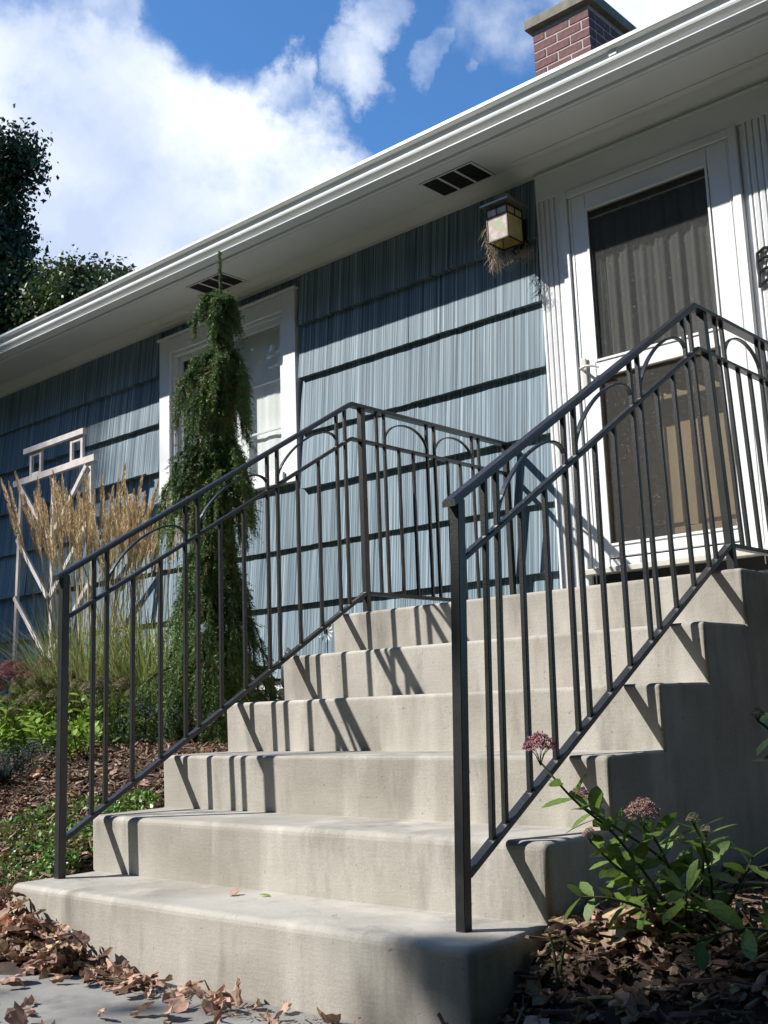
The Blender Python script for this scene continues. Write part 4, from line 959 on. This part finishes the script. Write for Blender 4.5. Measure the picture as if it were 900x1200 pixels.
def chip(c, size, r):
    L_ = size*r.uniform(.6, 1.6); w = size*.16*r.uniform(.6, 1.4); d = Vector((r.gauss(0, 1), r.gauss(0, 1), r.gauss(0, .28))).normalized(); s = d.cross(Vector((0, 0, 1))).normalized(); u = s.cross(d)
    c = Vector(c); V = []
    for e in (-1, 1):
        for i, j in ((-1, -1), (1, -1), (.7, 1), (-.7, 1)): V.append(tuple(c+d*e*L_+s*i*w+u*j*w*.45))
    return V, [(3, 2, 1, 0), (4, 5, 6, 7), (0, 1, 5, 4), (1, 2, 6, 5), (2, 3, 7, 6), (3, 0, 4, 7)]
def litter():
    r = random.Random(5); m = MB(); mc = MB()
    crumbs = [(1.74, 3.0, -.9, 1.2, 6500), (-1.4, -.02, -.1, .7, 3500), (-2.4, -.08, .5, 1.3, 3000), (.0, 1.7, -.14, -.012, 260)]
    for x0, x1, y0, y1, n in crumbs:
        for _ in range(n):
            x = r.uniform(x0, x1); y = r.uniform(y0, y1)
            if SX0-.02 < x < SX1+.02 and y > -.03: continue
            mc.add(*chip((x, y, max(0, gz(x, y))+.004+.028*r.random()*(0.1 if 0 < x < 1.7 else 1)), r.uniform(.004, .012), r))
    def put(x0, x1, y0, y1, n, s0, s1, heap=.03, keep=lambda x, y: True, frac=.5):
        for _ in range(n):
            x = r.uniform(x0, x1); y = r.uniform(y0, y1)
            if SX0-.02 < x < SX1+.02 and y > -.03: continue
            if not keep(x, y): continue
            c = (x, y, max(0, gz(x, y))+.006+heap*r.random()*(.4+r.random()))
            if r.random() < frac: m.add(*dry_leaf(c, r.uniform(s0, s1), r))
            else: mc.add(*chip(c, r.uniform(.018, .04), r))
    put(-1.5, -.05, -.16, .10, 900, .012, .032, .02, frac=.75)
    put(-.1, .8, -.12, -.015, 160, .012, .026, .015, frac=.8)
    put(-1.3, .02, -.02, .42, 2600, .012, .034, .05, lambda x, y: not (y > .12 and x > -.75 and r.random() < .4), frac=.6)                  # left of the lowest step
    put(-.4, .66, -.30, -.02, 900, .020, .042, .035, lambda x, y: -y < .05+.20*(1-sm(-.1, .62, x)), frac=.85)
    put(-.30, .45, -.16, -.02, 420, .020, .040, .07, frac=1)
    put(-1.6, -.1, -.25, .05, 260, .02, .04, .01, frac=.9)
    put(-2.6, -.08, .3, 1.2, 3800, .010, .028, .03, lambda x, y: not (y < .62 and x > -.8 and r.random() < .35), frac=.4)
    put(-4.5, -.08, 1.0, 2.7, 1600, .016, .035, .03, frac=.4)
    put(-3.2, -.7, .05, .6, 1600, .018, .04, .03, frac=.5)
    put(1.72, 3.2, -.9, .55, 4200, .012, .036, .04, frac=.6)
    put(1.78, 3.4, .5, 2.7, 2200, .015, .035, .03, frac=.5)
    o = m.build('fallen_leaves', 'dryleaf'); tag(o, 'mass of dry brown fallen leaves over the beds beside the steps', 'leaf litter', None, 'stuff')
    o = mc.build('bark_mulch', 'mulch'); tag(o, 'shredded brown bark mulch spread over the beds', 'mulch', None, 'stuff')
    # leaves one can pick out one by one on the path and on the step
    g = 'single dry leaves lying on the path'
    spots = [(-.25, -.32), (-.12, -.42), (-.38, -.22), (.02, -.30), (.10, -.24), (-.45, -.40), (.20, -.50), (.05, -.46), (.38, -.56), (-.05, -.20), (.96, -.07), (.90, -.04), (1.02, -.04), (1.06, -.11), (1.12, -.11), (.98, -.14), (1.05, -.08), (.62, -.11), (.70, -.09), (.56, -.12), (.80, -.16), (1.30, -.28), (1.22, -.33), (1.44, -.30), (1.52, -.20), (1.56, -.26), (1.40, -.38), (1.28, -.42), (1.12, -.42), (.98, -.50), (.86, -.58), (.30, -.30), (.34, -.34), (.40, -.25), (.46, -.28), (.52, -.18), (.60, -.16), (.70, -.14), (.78, -.10), (.84, -.13), (.90, -.09), (.95, -.12), (1.0, -.17), (1.03, -.09), (1.08, -.14), (1.10, -.07), (1.14, -.18), (.66, -.36), (.74, -.40), (.98, -.25), (1.05, -.23),
             (1.26, -.10), (1.33, -.16), (.70, -.52), (.60, -.48), (.82, -.47), (1.12, -.30), (1.20, -.22), (1.40, -.06), (1.50, -.08), (1.56, -.03), (1.61, -.09), (1.38, -.24), (1.46, -.14), (.92, -.33), (.55, -.40), (.25, -.42), (.15, -.36), (.44, -.45), (1.17, -.06), (1.24, -.04), (.88, -.05), (1.00, -.05), (.42, -.10), (.50, -.08), (.58, -.06), (.66, -.05), (.74, -.05)]
    for x, y in spots:
        V, F = dry_leaf((x, y, .010+.012*r.random()), r.uniform(.022, .045), r); mb = MB(); mb.add(V, F)
        o = mb.build('dry_leaf', 'dryleaf'); tag(o, 'curled brown dry leaf lying on the grey path in front of the lowest step', 'leaf', g)
        zmin = min((v.co.z for v in o.data.vertices)); o.location.z += .001-zmin
    V, F = dry_leaf((.78, .20, Z1+.008), .018, r); mb = MB(); mb.add(V, F); tag(mb.build('dry_leaf', 'dryleaf'), 'small dark brown leaf on the lowest tread, left of the green one', 'leaf')
    me = leaf_mesh('leaf_sedum_pale', 'sedum_pale', 1, .46, .15, 1); o = bpy.data.objects.new('green_leaf', me); COL.objects.link(o); o.location = (.86, .22, Z1+.006); o.scale = (.035,)*3; o.rotation_euler = (.2, 0, .6); tag(o, 'small green leaf on the lowest tread', 'leaf')
    m = MB(); V, F = chip((1.27, .10, Z1+.006), .007, r); m.add(V, F); tag(m.build('acorn_scrap', 'mulch'), 'tiny scrap of acorn on the lowest tread', 'debris')
litter()

# pale rock and small whirligig beside the steps
def rock():
    bm = bmesh.new(); bmesh.ops.create_icosphere(bm, subdivisions=3, radius=1)
    for v in bm.verts:
        n = 1+.16*math.sin(v.co.x*5+v.co.z*3)+.12*math.sin(v.co.y*7+2)+.08*math.sin(v.co.z*11)
        v.co = Vector((v.co.x*.055*n-1.10, v.co.y*.05*n+2.2, v.co.z*.12*n+.90))
    o = done(bm, 'standing_rock', 'rock'); 
    for p in o.data.polygons: p.use_smooth = True
    tag(o, 'pale upright garden stone glimpsed between the railing balusters', 'stone')
rock()
def pinwheel():
    T = empty('garden_pinwheel', (-.83, 2.2, .54), 'small white flower shaped ornament beside the top step', 'garden ornament'); c = (-.83, 2.2, 1.10)
    m = MB(); m.tube([(c[0], c[1]+.01, .5), (c[0], c[1]+.01, c[2])], .003, 5); m.build('stake', 'lampmetal', T)
    m = MB()
    for k in range(12):
        a = 2*PI*k/12; d = np.array([math.cos(a), 0, math.sin(a)]); s = np.array([-math.sin(a), 0, math.cos(a)]); q = np.array(c)
        m.add([q+d*.022, q+d*.042+s*.009-[0, .006, 0], q+d*.058, q+d*.042-s*.009], [(0, 1, 2, 3)])
    m.build('petals', 'white', T)
    box('hub', 'lampmetal', T, c[0]-.012, c[0]+.012, c[1]-.006, c[1]+.006, c[2]-.012, c[2]+.012, .003)
pinwheel()

# ------------------------------------------------------------------ trees
def tree(label, base, height, lobes, nleaf, lsize, mat, group, trunk_r=.18, seed=1, limbs=14):
    global rng
    keep = rng; rng = np.random.default_rng(seed); r = random.Random(seed)
    T = empty('leafy_tree', base, label, 'tree', group); m = MB(); b = Vector(base)
    top = Vector(lobes[0][0]); pts = [b+(top-b)*u+Vector((math.sin(u*4)*.15*u, math.cos(u*3)*.12*u, 0)) for u in np.linspace(0, 1, 9)]
    m.tube(pts, list(np.linspace(trunk_r, trunk_r*.3, 9)), 8)
    for c, rad, dn in lobes[1:]:
        s = pts[r.randint(3, 7)]; e = Vector(c); mid = (s+e)/2+Vector((0, 0, -.1*(e-s).length)); m.tube([s, mid, e], [trunk_r*.35, trunk_r*.22, trunk_r*.08], 5)
        for _ in range(5):
            f = e+Vector(rdir())*min(rad)*.8; m.tube([e, (e+f)/2, f], [trunk_r*.08, trunk_r*.05, trunk_r*.02], 3)
    m.build('trunk', 'bark', T, True)
    V, F = [], []; tot = sum(d for _, _, d in lobes)
    for c, rad, dn in lobes:
        n = int(nleaf*dn/tot); nc = max(8, n//26)
        # twig clusters through the volume, denser towards the shell
        cc = rng.normal(size=(nc, 3)); cc /= np.linalg.norm(cc, axis=1)[:, None]; cc *= (rng.random(nc)**.42)[:, None]*(.82+.36*rng.random(nc))[:, None]; cc = cc*np.array(rad)+np.array(c)
        idx = rng.integers(0, nc, n); pos = cc[idx]+rng.normal(size=(n, 3))*lsize*2.6
        quads(V, F, pos, lsize)
    np_mesh('crown', V, F, mat, T); rng = keep
# behind the house, at the left
tree('large dark leafy tree whose ragged branches reach above the roof at the far left', (-26.5, 13.5, 0), 17,
     [((-26.5, 13.5, 10), (3.2, 3, 3.0), 3), ((-22.6, 12.0, 11.4), (1.5, 1.6, 1.3), 1.6), ((-22.9, 12.0, 13.3), (1.2, 1.3, .75), 1.0), ((-22.5, 12.0, 15.5), (1.25, 1.2, .75), 1.4), ((-25.4, 12.0, 14.0), (2.2, 1.8, 2.2), 3), ((-23.2, 12.0, 14.4), (1.2, 1.2, 1.0), 1.3), ((-23.0, 12.0, 12.3), (1.3, 1.2, .9), 1.3), ((-23.6, 12, 9.6), (2.7, 2, 1.9), 3)], 60000, .075, 'darkleaf', 'trees behind the house', .35, 31)
tree('sunlit green tree behind the house, lower and right of the dark one', (-20.5, 14, 0), 12,
     [((-20.3, 13.6, 9.2), (2.4, 2.2, 1.9), 3), ((-19.6, 13.0, 10.9), (1.5, 1.6, 1.0), 2), ((-17.9, 13.0, 9.9), (1.25, 1.4, .95), 2), ((-21.6, 13.0, 11.0), (1.3, 1.5, 1.2), 2), ((-19.0, 13.2, 8.6), (2.2, 1.5, 1.3), 2)], 60000, .065, 'treeleaf', 'trees behind the house', .28, 32)
# front yard trees that shade the lower right of the steps and the far end of the wall
def q2p(u, v, t): return (u-1.1*t, -t, v+1.2*t)
def shade_tree(label, base, blobs, n, ls, seed, tr=.2):
    tree(label, base, 0, [(q2p(u, v, t), (rx, ry, rz), d) for u, v, t, rx, ry, rz, d in blobs], n, ls, 'treeleaf', 'front yard trees', tr, seed)
shade_tree('leafy young tree in the front yard, outside the left of the picture', (-5.5, -6.5, 0),
     [(2.95, .0, 6.0, .85, .35, .45, 3), (2.04, .0, 6.2, .24, .14, .22, .4), (2.7, 1.05, 5.9, .85, .35, .45, 1.1), (3.9, .9, 5.6, .9, .9, .7, 2), (4.9, .1, 6, 1.0, 1, .9, 2), (3.9, -.6, 6.4, 1, .5, .6, 2), (.9, -1.05, 6.2, .5, .2, .25, .7), (-.6, -1.1, 6.0, .6, .25, .3, .8)], 25000, .05, 41, .11)
shade_tree('big leafy tree in the front yard, far outside the left of the picture', (-20.5, -10.5, 0),
     [(-9.6, 5.6, 9, 1.9, 1.7, 1.6, 3), (-8.6, 3.6, 9, 1.4, 1.3, 1.2, 2), (-10.8, 3.4, 8.6, 1.9, 1.7, 1.6, 3), (-8.5, 6.9, 9.4, 1.2, 1.2, .8, 1.4)], 30000, .075, 42, .3)

for i, (x, y, h, lab) in enumerate([(2.5, -6.8, 6.6, 'unseen broad leafy tree added behind the photographer to block sky light'), (8.5, -4.5, 7.5, 'unseen tall leafy tree added to the right of the photographer to block sky light'), (6.1, 1.3, 5.9, 'unseen leafy tree added beyond the right end of the steps to block sky light'), (7.0, -10.5, 8.0, 'unseen large leafy tree added far behind the photographer to block sky light'), (-2.2, -8.6, 7.6, 'unseen rounded leafy tree added behind and left of the photographer to block sky light'), (5.6, -5.2, 6.4, 'unseen low spreading tree added close behind the photographer to block sky light')]):  # unseen trees added around the camera to cut the sky's fill light
    tree(lab, (x, y, 0), h, [((x, y, h), (3, 2.8, 2.2), 3), ((x-1.2, y+.8, h-1.8), (2, 2, 1.6), 2), ((x+1.4, y-.6, h-1.6), (2.2, 2, 1.6), 2), ((x+.2, y+.3, h-3.0), (2.4, 2.2, 1.2), 2)], 15000, .14, 'darkleaf', 'unseen trees added out of the picture to block sky light', .16, 50+i)
def woods():  # unseen tree belt, added to lower ambient light and darken glass reflections
    V, F = [], []; C_ = []
    for k in range(46):
        a = math.radians(-205+k*5.2); R0 = 22+3*math.sin(k*1.7); x, y = 2+R0*math.cos(a), -2+R0*math.sin(a)
        if x < -12 and y > -1 or (y > 3 and x < 14): continue
        h = 12+1.5*math.sin(k*2.3); n = 950
        d = rng.normal(size=(n, 3)); d /= np.linalg.norm(d, axis=1)[:, None]; d *= (rng.random(n)**.3)[:, None]*np.array([3.0, 3.0, h/2]); C_.append(d+np.array([x, y, h/2]))
    quads(V, F, np.concatenate(C_), .34); o = np_mesh('added_woods', V, F, 'darkleaf'); tag(o, 'unseen dark belt of trees added behind the photographer to lower the fill light', 'woods', None, 'stuff')
woods()

# ------------------------------------------------------------------ render settings
S.render.engine = 'CYCLES'
S.cycles.max_bounces = 8; S.cycles.transparent_max_bounces = 24; S.cycles.transmission_bounces = 6; S.cycles.diffuse_bounces = 4
